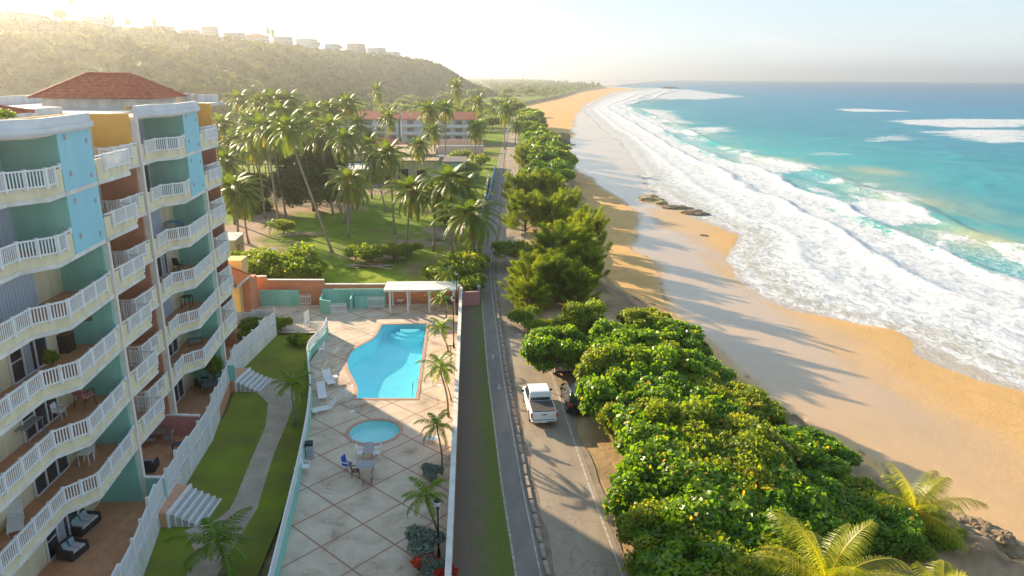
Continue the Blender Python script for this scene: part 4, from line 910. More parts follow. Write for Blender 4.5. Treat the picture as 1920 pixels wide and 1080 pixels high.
PL=[ # crown px, base px, proto, scale, label
(882,402,893,505,1,1.12,'broad coconut palm overhanging the bike path, nearest of the grove'),
(846,335,850,480,0,1.15,'bright green coconut palm behind the nearest roadside palm'),
(772,356,760,462,1,1.0,'coconut palm with drooping skirt standing alone right of the grass clearing'),
(655,338,652,445,3,1.1,'dense bushy green coconut palm in the middle of the clearing'),
(662,345,644,418,1,.9,'shorter palm tucked behind the dense bushy palm'),
(730,287,742,438,0,.9,'slender coconut palm before the ruined flat roofed house'),
(691,272,697,372,2,.95,'thin coconut palm left of the ruined house canopy'),
(729,222,744,345,2,.75,'small crowned palm in front of the white hotel facade'),
(806,205,820,325,1,1.05,'tallest coconut palm of the tight roadside clump before the hotel'),
(836,202,836,322,0,.95,'second palm of the roadside clump, its crown merged on the right'),
(786,272,806,345,3,.95,'lower grey green palm leaning left out of the roadside clump'),
(812,245,830,330,2,1.0,'mid height palm under the tallest crown of the roadside clump'),
(893,240,893,332,3,.85,'lone coconut palm beside the hotel car park and road'),
(654,193,668,345,0,1.05,'tall coconut palm rising left of the hotel roof'),
(541,240,622,473,2,1.0,'long pale trunked palm leaning far to the left over the clearing'),
(497,237,527,428,0,1.1,'leaning palm left of the big dark tree'),
(512,255,535,405,3,1.0,'curved palm close behind the leaning pair'),
(450,185,470,330,0,1.1,'tall sunlit palm at the far left of the grove skyline'),
(486,192,510,360,2,1.0,'skyline palm second from the left of the grove'),
(514,188,545,365,1,1.0,'skyline palm third from the left of the grove'),
(541,190,580,362,3,1.0,'skyline palm fourth from the left, above the dark tree'),
(590,208,612,350,0,1.0,'palm with orange dead fronds before the tower roofs'),
(622,238,640,400,1,1.0,'yellow fringed palm right of the dark tree'),
(648,262,655,420,3,.95,'shaggy palm just left of the hotel wall'),
(418,232,448,372,0,1.1,'palm crown touching the top corner of the apartment block'),
(470,262,505,395,3,1.0,'palm with drooping dry fronds over the brown lattice'),
(440,352,448,452,1,1.15,'heavy crowned palm beside the apartment balconies'),
(452,365,468,456,0,.9,'second trunk leaning right beside the heavy crowned palm'),
(694,260,712,350,2,1.0,'palm half hidden behind the thin palm by the ruin'),
(560,215,590,360,2,1.0,'skyline palm above the right edge of the dark tree'),
(425,300,440,420,2,1.1,'palm squeezed between balconies and grove'),
(613,205,632,342,3,.9,'slim palm before the left end of the hotel'),
(463,222,480,345,3,1.0,'palm filling the skyline between the first two tall ones'),
(528,210,548,380,0,.95,'palm crown just below the skyline third from left'),
(480,262,498,410,1,1.0,'palm crown in the thick of the left grove'),
(568,235,585,385,3,.95,'palm in front of the dark tree top'),
(632,205,650,340,2,.9,'slender palm crossing the hotel left corner'),
(672,232,685,352,0,.9,'palm before the first hotel windows'),
(705,300,722,395,3,.9,'low palm leaning in front of the ruin canopy'),
(436,262,455,385,3,.95,'dry fringed palm beside the block corner'),
(600,262,625,400,1,.9,'palm crown pressed against the right side of the dark tree'),
(820,360,812,470,2,.9,'low palm between the two roadside palms'),
(870,352,845,470,0,1.0,'coconut palm leaning right towards the road wall'),
]
for i,(a,b_,c_,d,p,s,lb) in enumerate(PL):
    o_=put_palm(cps[p],a,b_,c_,d,lb,GP,10,s); o_.rotation_euler=(0,0,0)
for p in cps:          # prototypes themselves join the far coast
    pass
far=[(708,172,3,0),(856,165,0,1),(897,192,2,2),(948,205,1,3)]
for (a,b_,dd,pi) in far:
    pr,h0_,l0=cps[pi]; Yd={708:330,856:330,897:290,948:260}[a]; c=atY(a,b_,Yd); pr.location=(c.x-l0,Yd,0); pr.scale=(1,1,c.z/h0_)
    pass
    tag(pr,{708:'distant palm rising above the haze left of the hotel roof ridge',856:'distant slim palm on the skyline right of the hotel',897:'small distant palm above the right end of the hotel roof',948:'distant palm in the thicket along the far road'}[a],'palm','distant coconut palms')
# small garden palms along the pool wall
gps=[(palm('garden_palm',4.5,.2,0,13,1.75,31+i,mat=PALMG,tr=.075,dead=1,nl=22,ll=.42,lw=.05,low=-.25,nuts=False,skirt=1.5),4.5,.2) for i in range(2)]
GG='small garden palms along the pool wall'
for k,(a,b_,c_,d,s,lb) in enumerate([
 (829,556,838,601,1.0,'garden palm beside the pergola end of the pool wall'),
 (828,612,839,659,1.05,'garden palm level with the far edge of the large pool'),
 (826,683,842,782,1.05,'tall thin garden palm beside the near right corner of the large pool'),
 (832,692,845,752,.75,'second thin stem behind the tall garden palm by the pool corner'),
 (822,796,829,889,.85,'garden palm right of the round wading pool'),
 (801,925,820,1010,.95,'garden palm with bright leaves beside the nearest lamp post'),
 (840,512,848,575,1.15,'broad garden palm above the pergola corner'),
 (551,716,550,797,1.05,'dark green garden palm on the lawn strip between path and teal wall'),
 (413,1012,420,1078,1.5,'large dark garden palm on the near lawn by the steps'),
 ]):
    z_=.3 if k!=6 else 0
    bx,by=at(c_,d,z_); c=atY(a,b_,by); pr,h0_,l0=gps[k%2]
    o_=copy_tree(pr,label=lb,group=GG); o_['category']='palm'; o_.location=(bx,by,z_); o_.scale=(s,s,1); dx=c.x-bx; h=c.z-z_
    for dch in CH[o_.name]:
        if dch.name.startswith('trunk'): dch.scale=(1,1,h/h0_); dch.matrix_parent_inverse=Matrix(((1,0,(dx/s-l0)/h,0),(0,1,0,0),(0,0,1,0),(0,0,0,1)))
        else: dch.location=(dx/s-l0,0,h-h0_)
for (pr,h0_,l0),(a,b_,lb) in zip(gps,((690,492,'sapling palm among the lot bushes'),(505,440,'sapling palm by the dirt yard edge'))):
    x,y=at(a,b_); pr.location=(x,y,-2.8); tag(pr,lb,'palm','young palms in the lot')
# foreground palms on the bluff, every frond a part
def fgpalm(px,py,depth,zg,L,nf,sd,label,rzoff=0):
    c=atd(px,py,depth); h=c.z-zg; pr=palm('young_coconut_palm',h,.3,0,nf,L,sd,mat=COCOY,tr=.2,dead=2,nl=64,ll=.95,separate=True,lw=.03,low=-.30,nuts=False,skirt=1.0)
    pr.location=(c.x-.3,c.y,zg); tag(pr,label,'palm','young coconut palms at the bluff edge'); return pr
fgpalm(1545,1095,31,-1,4.3,23,53,'largest golden green young palm at the bottom edge of the bluff')
fgpalm(1715,958,42,-2,3.6,19,52,'golden young palm standing clear at the beach edge')
fgpalm(1765,1125,34,-2.6,2.3,14,57,'low young palm tips at the bottom edge right of the largest')
o_=palm('drooping_coconut_palm',6.6,1.2,0,16,3.9,61,dead=3); c=atY(1100,468,97); o_.location=(c.x-1.2,97,c.z-6.6); tag(o_,'coconut palm with fronds drooping over the sand out of the feathery trees','palm')

# sea grape belt on the bluff
SG='sea grape trees along the bluff'
GT=[(1042,640,3.2,.85),(1095,590,3,.85),(1150,625,3.4,.95),(1215,600,3,.85),(1270,635,2.6,.9),(1150,690,3.4,.95),(1195,690,3.6,1),(1255,695,3.2,1),(1310,695,2.6,.9),
(1180,765,3.4,.78),(1215,765,3.6,1),(1290,760,3.4,1),(1365,755,2.8,.9),(1425,775,2.2,.85),(1235,835,3.4,.9),(1310,835,3.6,1),(1390,835,3.2,1),(1460,830,2.6,.9),(1520,860,1.8,.8),
(1245,910,3,.8),(1315,920,3.4,1),(1400,915,3.2,1),(1480,910,2.6,.95),(1560,920,1.6,.9),(1270,1000,2.6,.8),(1350,1005,3,.95),(1440,1000,2.8,.95),(1530,990,1.8,.9),(1610,985,.8,.75),
(1280,1080,2.4,.8),(1360,1090,2.6,.9),(1450,1090,2,.85),(1660,1030,.2,.6),
(1175,650,3.4,.9),(1230,665,3.2,.9),(1160,722,3.6,.9),(1230,728,3.4,.95),(1300,725,2.6,.85),(1265,798,3.6,.95),(1270,873,3.4,.9),(1350,873,3.4,.95),(1430,875,3,.9),(1380,960,3.2,.95),(1470,950,2.6,.9),(1310,1045,3,.9),(1400,1045,2.8,.9)]
GL={0:'roadside sea grape nearest the feathery tree clump',5:'sea grape overhanging the parked vehicles',9:'sea grape whose crown touches the parked black vehicle',19:'sea grape spreading over the sandy shoulder below the vehicles',29:'sea grape at the bottom of the photo beside the road shoulder',18:'sea grape at the beach edge left of the standing young palm',4:'sea grape at the sand edge with the topmost outline',32:'lone low sea grape behind the standing young palm'}
ROWS=[list(range(0,5)),list(range(5,9)),list(range(9,14)),list(range(14,19)),list(range(19,24)),list(range(24,29)),list(range(29,33)),[33,34],[35,36,37],[38],[39,40,41],[42,43],[44,45]]
NW=['first','second','third','fourth','fifth']
def gl_label(i):
    for r_i,r_ in enumerate(ROWS):
        if i in r_: return 'sea grape tree, '+['far end','second','third','fourth','fifth','sixth','nearest','gap behind the second','gap behind the third','gap behind the fourth','gap behind the fifth','gap behind the sixth','gap behind the nearest'][r_i]+" row of the belt, "+NW[r_.index(i)]+' tree from the road'
for i,(px,py,z,s) in enumerate(GT):
    zc=z; x,y=at(px,py,zc); x+=random.uniform(-.5,.5) if i>4 else 0; y+=random.uniform(-1.2,1.2); s*=random.uniform(.92,1.12); zg=float(terr(np.array([x]),np.array([y]))[0]); pr=grape[(i*3+i//5)%5] if i>4 else grape[i]
    o_=pr if i<5 else copy_tree(pr)
    hh=(zc-zg+.6)/3.6; o_.location=(x,y,zg-.1); o_.scale=(s,s,max(.55,hh*.95)); o_.rotation_euler=(0,0,random.uniform(0,6.28))
    tag(o_,GL.get(i) or gl_label(i),'tree',SG)
# feathery beach trees (needle foliage in upright plumes)
def feather(name,h,R0,n,seed,mat):
    rnd=random.Random(seed); e_=empty(name); C=[];D=[];T=[]; mb=MB(); mb.tube([(0,0,-.5),(.1,0,h*.5),(0,.1,h*.9)],[.2,.13,.03],7)
    for i in range(75):
        a=rnd.uniform(0,6.28); t=rnd.uniform(.12,1); q=R0*(1-t*.55)*rnd.uniform(.3,1); c=Vector((q*math.cos(a),q*math.sin(a),h*t*.85)); L_=rnd.uniform(1.0,2.0); tt=rnd.random()
        mb.tube([(0,0,max(.2,c.z-q*.6)),tuple(c)],[.05,.015],4)
        m_=n//75; u=RNG.random(m_); sp=.42*(1-u)+.06; aa=RNG.uniform(0,6.28,m_); rr=np.sqrt(RNG.random(m_))*sp
        lk=rnd.uniform(.3,1.1); lean=np.array([math.cos(a)*lk,math.sin(a)*lk,1.15-.35*lk])
        P=np.array(c)+lean*(u*L_)[:,None]+np.stack([rr*np.cos(aa),rr*np.sin(aa),0*rr],1)
        d=lean+np.stack([np.cos(aa)*.9,np.sin(aa)*.9,RNG.normal(size=m_)*.45-.25],1); C.append(P);D.append(d);T.append(np.clip(.15+.5*tt+.3*RNG.random(m_),0,.9))
    C=np.concatenate(C);D=np.concatenate(D);T=np.concatenate(T); D/=np.linalg.norm(D,axis=1)[:,None]; k=len(C); r=RNG.normal(size=(k,3)); U=np.cross(D,r); U/=np.linalg.norm(U,axis=1)[:,None]
    l_=RNG.uniform(.2,.48,k)[:,None]; w=.02; V=np.stack([C-U*w,C+U*w,C+D*l_+U*w*.3,C+D*l_-U*w*.3],1).reshape(-1,3)
    npmesh('crown',V,np.arange(4*k).reshape(-1,4),mat,{'tint':np.repeat(T,4)},parent=e_); mb.build('trunk',bark,e_); return reg(e_)
FEA=leafmat('needle_foliage',(.065,.125,.012),(.145,.21,.018),(.29,.30,.03),.42,.6,.2)
fe=[feather('feathery_tree',6.5,2.9,30000,200+i,FEA) for i in range(3)]
FT=[(1075,452,4.5,1.25),(1040,470,4.5,1.15),(1000,520,3,1.0),(1105,430,4,1.0),(1050,515,3,1.1),(990,555,1.8,.85),(1030,395,4,1.1),(985,390,4,1.1),(1065,385,3.5,1.0),(1000,345,4,1.1),(1035,350,3.5,1.0),(965,350,3.5,.9),(1085,540,2,.85),(1020,300,3,1.0),(980,290,3.5,1.0),(1105,500,2.4,.75)]
FL={1:'feathery tree left of the tallest one, over the road edge',3:'feathery tree on the sand side behind the tallest one',4:'bushy feathery tree in front of the tallest one',6:'feathery tree in the middle of the roadside belt',7:'feathery tree opposite the nearest roadside palm',8:'feathery tree above the flat dark rocks on the sand',9:'feathery tree in the upper half of the belt, road side',10:'feathery tree in the upper half of the belt, sand side',11:'narrow feathery tree beside the curving road',14:'feathery tree farthest up the road, near the blue hoarding',15:'feathery tree beneath the drooping palm fronds',0:'tallest feathery tree of the clump between road and sand',2:'feathery tree leaning over the road below the clump',5:'lowest feathery tree at the roadside',13:'feathery tree nearest the dark rock outcrop',12:'feathery shrub between the clump and the sea grapes'}
for i,(px,py,z,s) in enumerate(FT):
    x,y=at(px,py,z); o_=fe[i%3] if i<3 else copy_tree(fe[i%3]); zg=float(terr(np.array([x]),np.array([y]))[0]); o_.location=(x,y,zg); o_.scale=(s,s,(z+1.6-zg)/6.5*1.15); o_.rotation_euler=(0,0,random.uniform(0,6.28))
    tag(o_,FL.get(i,'feathery needle leaved tree in the roadside belt before the beach'),'tree','feathery trees along the road')
# layered almond-like tree reaching over the road
o_=broad_tree('almond_tree',YEL,3.2,4.2,9,4200,.15,301,redfrac=.1); x,y=at(965,455,3.2); o_.location=(x,y,0); o_.scale=(1,1,.8); tag(o_,'flat layered yellow green tree reaching over the road before the feathery clump','tree')
# small grey shrubs on the sand
for i,(px,py,s) in enumerate(((1115,530,.55),(1160,560,.5),(1215,590,.35))):
    pr=broad_tree('coastal_shrub',GREYL if i else YEL,3.0,2.6,8,5200,.09,320+i); x,y=at(px,py,-1.5); o_=pr; o_.location=(x,y,-2.9); o_.scale=(s,s,s*1.2)
    tag(o_,['olive coastal shrub at the foot of the feathery clump','grey green coastal shrub alone on the orange sand','tiny dry shrub where the sea grapes meet the sand'][i],'shrub')
# big dark tree in the lot
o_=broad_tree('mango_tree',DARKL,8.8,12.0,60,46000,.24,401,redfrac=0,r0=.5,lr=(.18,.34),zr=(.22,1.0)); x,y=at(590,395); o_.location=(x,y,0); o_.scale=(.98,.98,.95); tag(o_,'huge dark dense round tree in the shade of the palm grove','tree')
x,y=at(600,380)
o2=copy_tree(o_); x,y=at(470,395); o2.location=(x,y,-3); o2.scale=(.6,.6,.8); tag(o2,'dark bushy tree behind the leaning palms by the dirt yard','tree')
bush=[broad_tree('bush',YEL,2.6,1.9,10,4200,.13,420+i,redfrac=.02) for i in range(3)]
BL=[(700,485,1.1,'sunlit leafy bush in the middle of the overgrown lot'),(740,480,1.0,'second leafy bush beside the lot rubble'),(665,478,.8,'small bush left of the lot bushes'),(545,520,1.6,'dense green bush against the garden wall'),(580,525,1.2,'green bush at the garden wall, right of the dense one'),(500,515,1.4,'green bush behind the small tiled gable'),(470,505,1.2,'green bush beside the yellow hut'),
(860,525,1.5,'yellow green bush behind the pergola corner'),(880,500,1.1,'yellow green bush against the weathered lot wall'),(875,545,1.0,'low bush in the corner of lot wall and garden wall'),(770,470,.7,'tiny bush by the rubble heap'),(530,430,.9,'bush at the edge of the dirt yard'),(815,520,.8,'bush peeping over the garden wall by the pergola'),
(985,600,.8,'leafy shrub on the road shoulder below the feathery trees'),(1010,620,.7,'small shrub between shoulder and first sea grape'),(850,420,1.2,'bush under the roadside palms'),(900,310,1.5,'bush beside the blue hoarding'),(880,330,1.6,'bush left of the blue hoarding'),(860,300,1.4,'bush before the hotel car park'),(562,640,.5,'low round bush at the far corner of the white fence')]
for i,(px,py,s,lb) in enumerate(BL):
    x,y=at(px,py,.6); o_=bush[i] if i<3 else copy_tree(bush[i%3]); o_.location=(x,y,0); o_.scale=(s,s,s); o_.rotation_euler=(0,0,random.uniform(0,6)); tag(o_,lb,'bush')
x,y=at(527,603,1.2); o_=copy_tree(bush[0]); o_.location=(x,y,.2); o_.scale=(.45,.45,.6); tag(o_,'round green shrub outside the far corner of the white patio fence','bush')
for i,(px,py,s,lb) in enumerate(((1640,1050,.5,'low scrub on the bluff left of the corner rocks'),(1725,1010,.45,'scrub clump at the foot of the standing young palm'),(1690,1075,.55,'scrub clump at the bottom edge of the bluff'),(1780,1040,.3,'tiny scrub tuft among the corner rocks'),(1660,985,.55,'scrub clump between the last sea grape and the standing young palm'),(1745,1060,.45,'scrub clump left of the lowest corner rocks'),(1600,1060,.6,'scrub clump behind the largest young palm'))):
    x,y=at(px,py,-1.5); zg=float(terr(np.array([x]),np.array([y]))[0]); o_=copy_tree(bush[i%3]); o_.location=(x,y,zg-.1); o_.scale=(s,s,s*.7); tag(o_,lb,'bush')
# silvery and red garden shrubs on the deck
sil=broad_tree('silver_shrub',GREYL,1.6,1.5,9,2600,.10,440)
for i,(px,py,s,lb) in enumerate(((812,885,.5,'silvery shrub beside the garden palm near the wading pool'),(800,1025,.75,'larger silvery shrub near the lamp post'),(812,1065,.5,'silvery shrub at the bottom edge beside the red leaves'),(842,560,.45,'silvery shrub behind the far garden palm'))):
    x,y=at(px,py,.8); o_=sil if i==0 else copy_tree(sil); o_.location=(x,y,.3); o_.scale=(s,s,s*1.1); tag(o_,lb,'shrub','silvery shrubs on the pool deck')
rd_=broad_tree('red_croton',REDL,1.0,1.0,6,700,.12,450)
for i,(px,py,s,lb) in enumerate(((788,1060,.8,'red leaved croton at the bottom edge of the deck'),(828,1078,.7,'red leaved croton against the boundary wall'))):
    x,y=at(px,py,.6); o_=rd_ if i==0 else copy_tree(rd_); o_.location=(x,y,.3); o_.scale=(s,s,s); tag(o_,lb,'shrub','red crotons')
# thickets: mid distance trees between hotel, hill and far beach, each one its own object
mt=[broad_tree('thicket_tree',[YEL,FEA,GRAPE][i%3],5,6.5,13,2600,.42,500+i,redfrac=0,r0=.2) for i in range(4)]
rnd=random.Random(99); pts=[]
def inland(x,y): return x<float(XB(y))-6
T_=0
while T_<198:
    py=262-102*rnd.random()**.75; px=rnd.uniform(-20,1100); x,y=at(px,py)
    if y>1250 or not inland(x,y): continue
    if y<200 or (abs(x-float(XR(min(y,500)))-3)<7 and y<420): continue
    if -75<x<14 and 150<y<330: continue
    if y<340 and rnd.random()<.25: continue
    if px<400 and y<300: continue
    pts.append((x,y)); T_+=1
for i in range(37): pts.append((rnd.uniform(-230,-75),rnd.uniform(110,300)))
for i in range(64):
    y=rnd.uniform(150,430); xr=float(XR(y))+7; xx=float(XB(y))-4
    pts.append((rnd.uniform(xr+2,max(xr+3,xx)),y))
for i,(x,y) in enumerate(pts):
    o_=mt[i] if i<4 else copy_tree(mt[rnd.randrange(4)]); d=math.hypot(x,y); s=rnd.uniform(.7,1.25)*(1+d/1500); k=.8 if i>=235 else 1
    o_.location=(x,y,-.3); o_.scale=(s*k,s*k,s*rnd.uniform(.55,.95)*k); o_.rotation_euler=(0,0,rnd.uniform(0,6))
    tag(o_,'bushy tree in the hazy thicket between the road and the far beach','tree','trees of the coastal thicket')
# a dozen palms poking out of the thicket
for i in range(16):
    y=rnd.uniform(230,600); x=rnd.uniform(float(XR(min(y,500)))-120,float(XB(y))-8); pr=cps[i%4]
    if -75<x<14 and y<330: x=-100
    o_=copy_tree(pr[0]); o_.location=(x,y,-1); s=rnd.uniform(.85,1.1); o_.scale=(s,s,s*rnd.uniform(.7,1)); 
    tag(o_,'hazy coconut palm poking out of the distant coastal thicket','palm','palms in the coastal thicket')
# ---------------- hill with houses ----------------
cr=[(-420,20,300),(-150,26,340),(0,33,400),(150,44,470),(300,58,560),(400,70,640),(500,82,740),(600,93,860),(700,100,980),(760,108,1060),(800,128,1120),(850,152,1200)]
CR=[]
for px,py,d in cr:
    v=(FWD+RT*((px-960)/FPX)-UP*((py-540)/FPX)); h_=math.hypot(v.x,v.y); CR.append(Vector((v.x/h_*d,v.y/h_*d,H+v.z/h_*d)))
CR=[Vector((-470,-160,84)),Vector((-345,60,78))]+CR
ns=180; nt_=46; V=[];tq=np.linspace(0,1,ns)
def crest(t):
    x=t*(len(CR)-1); i=min(len(CR)-2,int(x)); return CR[i].lerp(CR[i+1],x-i),(CR[i+1]-CR[i]).normalized()
HV=np.zeros((ns,nt_,3))
for i,t in enumerate(tq):
    c,d=crest(t); nrm=Vector((d.y,-d.x,0)).normalized(); w=25+125*(c.z/50)
    for j in range(nt_):
        u=j/(nt_-1)
        if u<.68: k=u/.68; off_=w*(1-k); z=c.z*(.12*k+.88*(k*k*(3-2*k)))
        else: k=(u-.68)/.32; off_=-160*k; z=c.z*(1-.35*k*k)
        HV[i,j]=(c.x+nrm.x*off_,c.y+nrm.y*off_,z)
nn=fbm(HV[:,:,0]/38,HV[:,:,1]/38,4,7)-.5; HV[:,:,2]+=nn*14*np.clip(HV[:,:,2]/30,0,1)*np.where(np.arange(nt_)/nt_<.6,1,.15)[None,:]; HV[:,:,2]-=1
i=np.arange(ns-1)[:,None]*nt_+np.arange(nt_-1)[None,:]; F=np.stack([i,i+1,i+nt_+1,i+nt_],-1).reshape(-1,4)
hillm=M('hill_scrub',(.085,.11,.02),(.16,.13,.07),.04,1,world=True,detail=8)
tag(npmesh('hill',HV.reshape(-1,3),F,hillm,smooth=True),kind='structure')
# scrub forest over the hill: a mass nobody could count
kc_=9000; k=kc_*11; ii=np.repeat(RNG.uniform(0,ns-1.01,kc_),11); jj=np.repeat(RNG.uniform(0,nt_*.74,kc_),11); i0=ii.astype(int); j0=jj.astype(int); fi=(ii-i0)[:,None]; fj=(jj-j0)[:,None]
P=(HV[i0,j0]*(1-fi)+HV[i0+1,j0]*fi)*(1-fj)+(HV[i0,j0+1]*(1-fi)+HV[i0+1,j0+1]*fi)*fj
cr_=np.repeat(RNG.uniform(1.6,4.6,kc_)**1.0,11)*np.clip(1.3-jj/nt_*1.2,.35,1); dd_=RNG.normal(size=(k,3)); dd_[:,2]=np.abs(dd_[:,2]); dd_/=np.linalg.norm(dd_,axis=1)[:,None]; P=P+dd_*cr_[:,None]*np.array([1,1,1.15])
Nn=dd_+RNG.normal(size=(k,3))*.35; tint=np.clip(np.repeat(RNG.random(kc_),11)*.6+.3*(fbm(P[:,0]/30,P[:,1]/30,3,29))+RNG.random(k)*.15-.05,0,1)
HILLF=leafmat('hill_foliage',(.05,.08,.02),(.11,.14,.035),(.21,.22,.06),.3,.7,.1,(1.7,1.6,.7))
tag(leaves_mesh('hillside_scrub',P,Nn,cr_*.48,.8,tint,HILLF),'hazy green scrub woodland covering the hillside','woodland',kind='stuff')
# far-off coastal woodland, a single mass behind the countable thicket
k=46000; pyy=141.5+36*RNG.random(k)**1.5; pxx=RNG.uniform(-200,1145,k); d=np.array(FWD)[None,:]+np.array(RT)[None,:]*((pxx-960)/FPX)[:,None]-np.array(UP)[None,:]*((pyy+4-540)/FPX)[:,None]
t=-H/np.minimum(d[:,2],-1e-4); P=d*t[:,None]; P[:,2]=0; q=np.hypot(P[:,0],P[:,1]); ok=(P[:,0]<XB(P[:,1])-8)&(q>330)&(q<5200)&~((P[:,0]>-80)&(P[:,0]<20)&(P[:,1]<345))&(np.abs(P[:,0]-XR(np.minimum(P[:,1],500))-3)>8); P=P[ok]; q=q[ok]
cl=fbm(P[:,0]/26,P[:,1]/26,3,3); P[:,2]=RNG.random(len(P))*(1+9*cl**1.5*1.6); Nn=RNG.normal(size=(len(P),3))*.8+np.array([0,-.3,.9])
tag(leaves_mesh('coastal_woodland',P,Nn,np.clip(q/520,.8,7),.6,np.clip(.2+.6*cl+.25*RNG.random(len(P))-.1,0,1),HILLF),'low hazy woodland receding to the far headland','woodland',kind='stuff')
# trees along the crest
for i,(px,lb) in enumerate(((118,'bare twiggy tree on the hill crest beside the huge grey roof'),(430,'round tree between crest houses'),(636,'tree group left of the turquoise crest house'),(780,'scraggly tree where the crest starts to fall'),(800,'scraggly tree lower down the falling crest'),(820,'scraggly tree at the end of the crest'))):
    t=None
    best=min(np.linspace(.17,1,400),key=lambda t:abs(((crest(t)[0]-Vector((0,0,H))).dot(RT)/(crest(t)[0]-Vector((0,0,H))).dot(FWD))*FPX+960-px)); c,_d=crest(best)
    o_=copy_tree(mt[i%4]); s=[.8,.6,.8,.7,.7,.6][i]; o_.location=(c.x,c.y,c.z-1); o_.scale=(s,s,s*1.2); tag(o_,lb,'tree'); 
for i,(px,hh,lb) in enumerate(((137,16,'tallest lone palm on the hill crest cut by the top edge'),(290,9,'small lone palm on the hill crest'),(502,15,'left palm of the crest pair'),(513,14,'right palm of the crest pair'),(205,8,'low palm beside the pale crest terraces'),(597,9,'palm behind the large white crest villa'),(733,7,'last small palm on the hill crest'),(240,7,'bushy palm left of centre on the crest'))):
    best=min(np.linspace(.17,1,400),key=lambda t:abs(((crest(t)[0]-Vector((0,0,H))).dot(RT)/(crest(t)[0]-Vector((0,0,H))).dot(FWD))*FPX+960-px)); c,_d=crest(best)
    o_=copy_tree(cps[i%4][0]); o_.location=(c.x,c.y,c.z-3); s=.8; o_.scale=(s,s,hh/10); tag(o_,lb,'palm')
hw=M('house_white',(.80,.79,.77),(.6,.58,.55),.3,.9); hg=M('house_grey',(.42,.42,.41),(.34,.34,.33),.3,.9); hp=M('house_peach',(.62,.44,.34),(.55,.38,.3),.3,.9); ht=M('house_turquoise',(.30,.55,.58),(.25,.48,.5),.3,.9); hr=M('house_red_roof',(.45,.18,.12),(.36,.14,.1),1,.8)
def house(px,w_px,h_px,m_,floors,label,roof=None,zoff=0,back=0):
    best=min(np.linspace(.17,1,600),key=lambda t:abs(((crest(t)[0]-Vector((0,0,H))).dot(RT)/(crest(t)[0]-Vector((0,0,H))).dot(FWD))*FPX+960-px)); c,d=crest(best); dist=(c-Vector((0,0,H))).length
    w_=w_px*dist/FPX*.8; h_=h_px*dist/FPX*.72; e_=empty('hilltop_house',(c.x,c.y,c.z+.2+zoff),math.atan2(d.y,d.x),label,'house','houses along the hill crest')
    dp=min(14,w_*.8); a=MB(); fh=h_/floors
    for f in range(floors): s=1-.10*f if f else 1; a.bx(-w_/2*s,w_/2*s,-dp/2,dp/2,f*fh if f else -4,(f+1)*fh-.25+3*0)
    a.build('wall',m_,e_)
    r_=MB()
    for f in range(floors): s=1-.10*f if f else 1; r_.bx(-w_/2*s-.5,w_/2*s+.5,-dp/2-1.1,dp/2+.4,(f+1)*fh-.249,(f+1)*fh)
    r_.build('floor_slab',hw if m_ is not hw else hg,e_)
    nw=max(2,int(w_/3.6))
    for f in range(floors):
        for i in range(nw): x=-w_/2*.85+(i+.5)*w_*.85/nw; MB().bx(x-.8,x+.8,-dp/2-.06,-dp/2-.0,f*fh+.7,f*fh+fh*.75).build('window',glass,e_)
    if roof: hiproof(-w_/2-.6,w_/2+.6,-dp/2-.6,dp/2+.6,h_,h_+2.4,e_,world=False)
    return e_
for a in ((395,30,22,hg,2,'grey square house standing tallest near the middle of the crest'),(358,34,9,hp,1,'low peach house left of the grey square house'),(440,40,15,hg,2,'wide low grey house right of the grey square house'),(484,50,14,hp,2,'peach villa with red tiled roof on the crest',1),(532,36,19,hg,2,'grey blue villa between the peach villa and the large white one'),(577,56,20,hw,3,'largest white villa with three balcony bands on the crest'),(622,26,14,ht,2,'turquoise house on the crest'),(668,46,19,hp,3,'beige villa with curved roof right of the turquoise house'),(706,44,13,hw,2,'long white house near the falling end of the crest'),(738,26,9,hw,1,'last small white house on the crest'),(185,50,16,hw,2,'pale terraced houses at the left of the crest'),(300,52,9,hw,1,'low pale house left of the middle of the crest'),(30,130,9,hg,1,'huge grey warehouse roof on the hill at the far left')):
    house(*a)
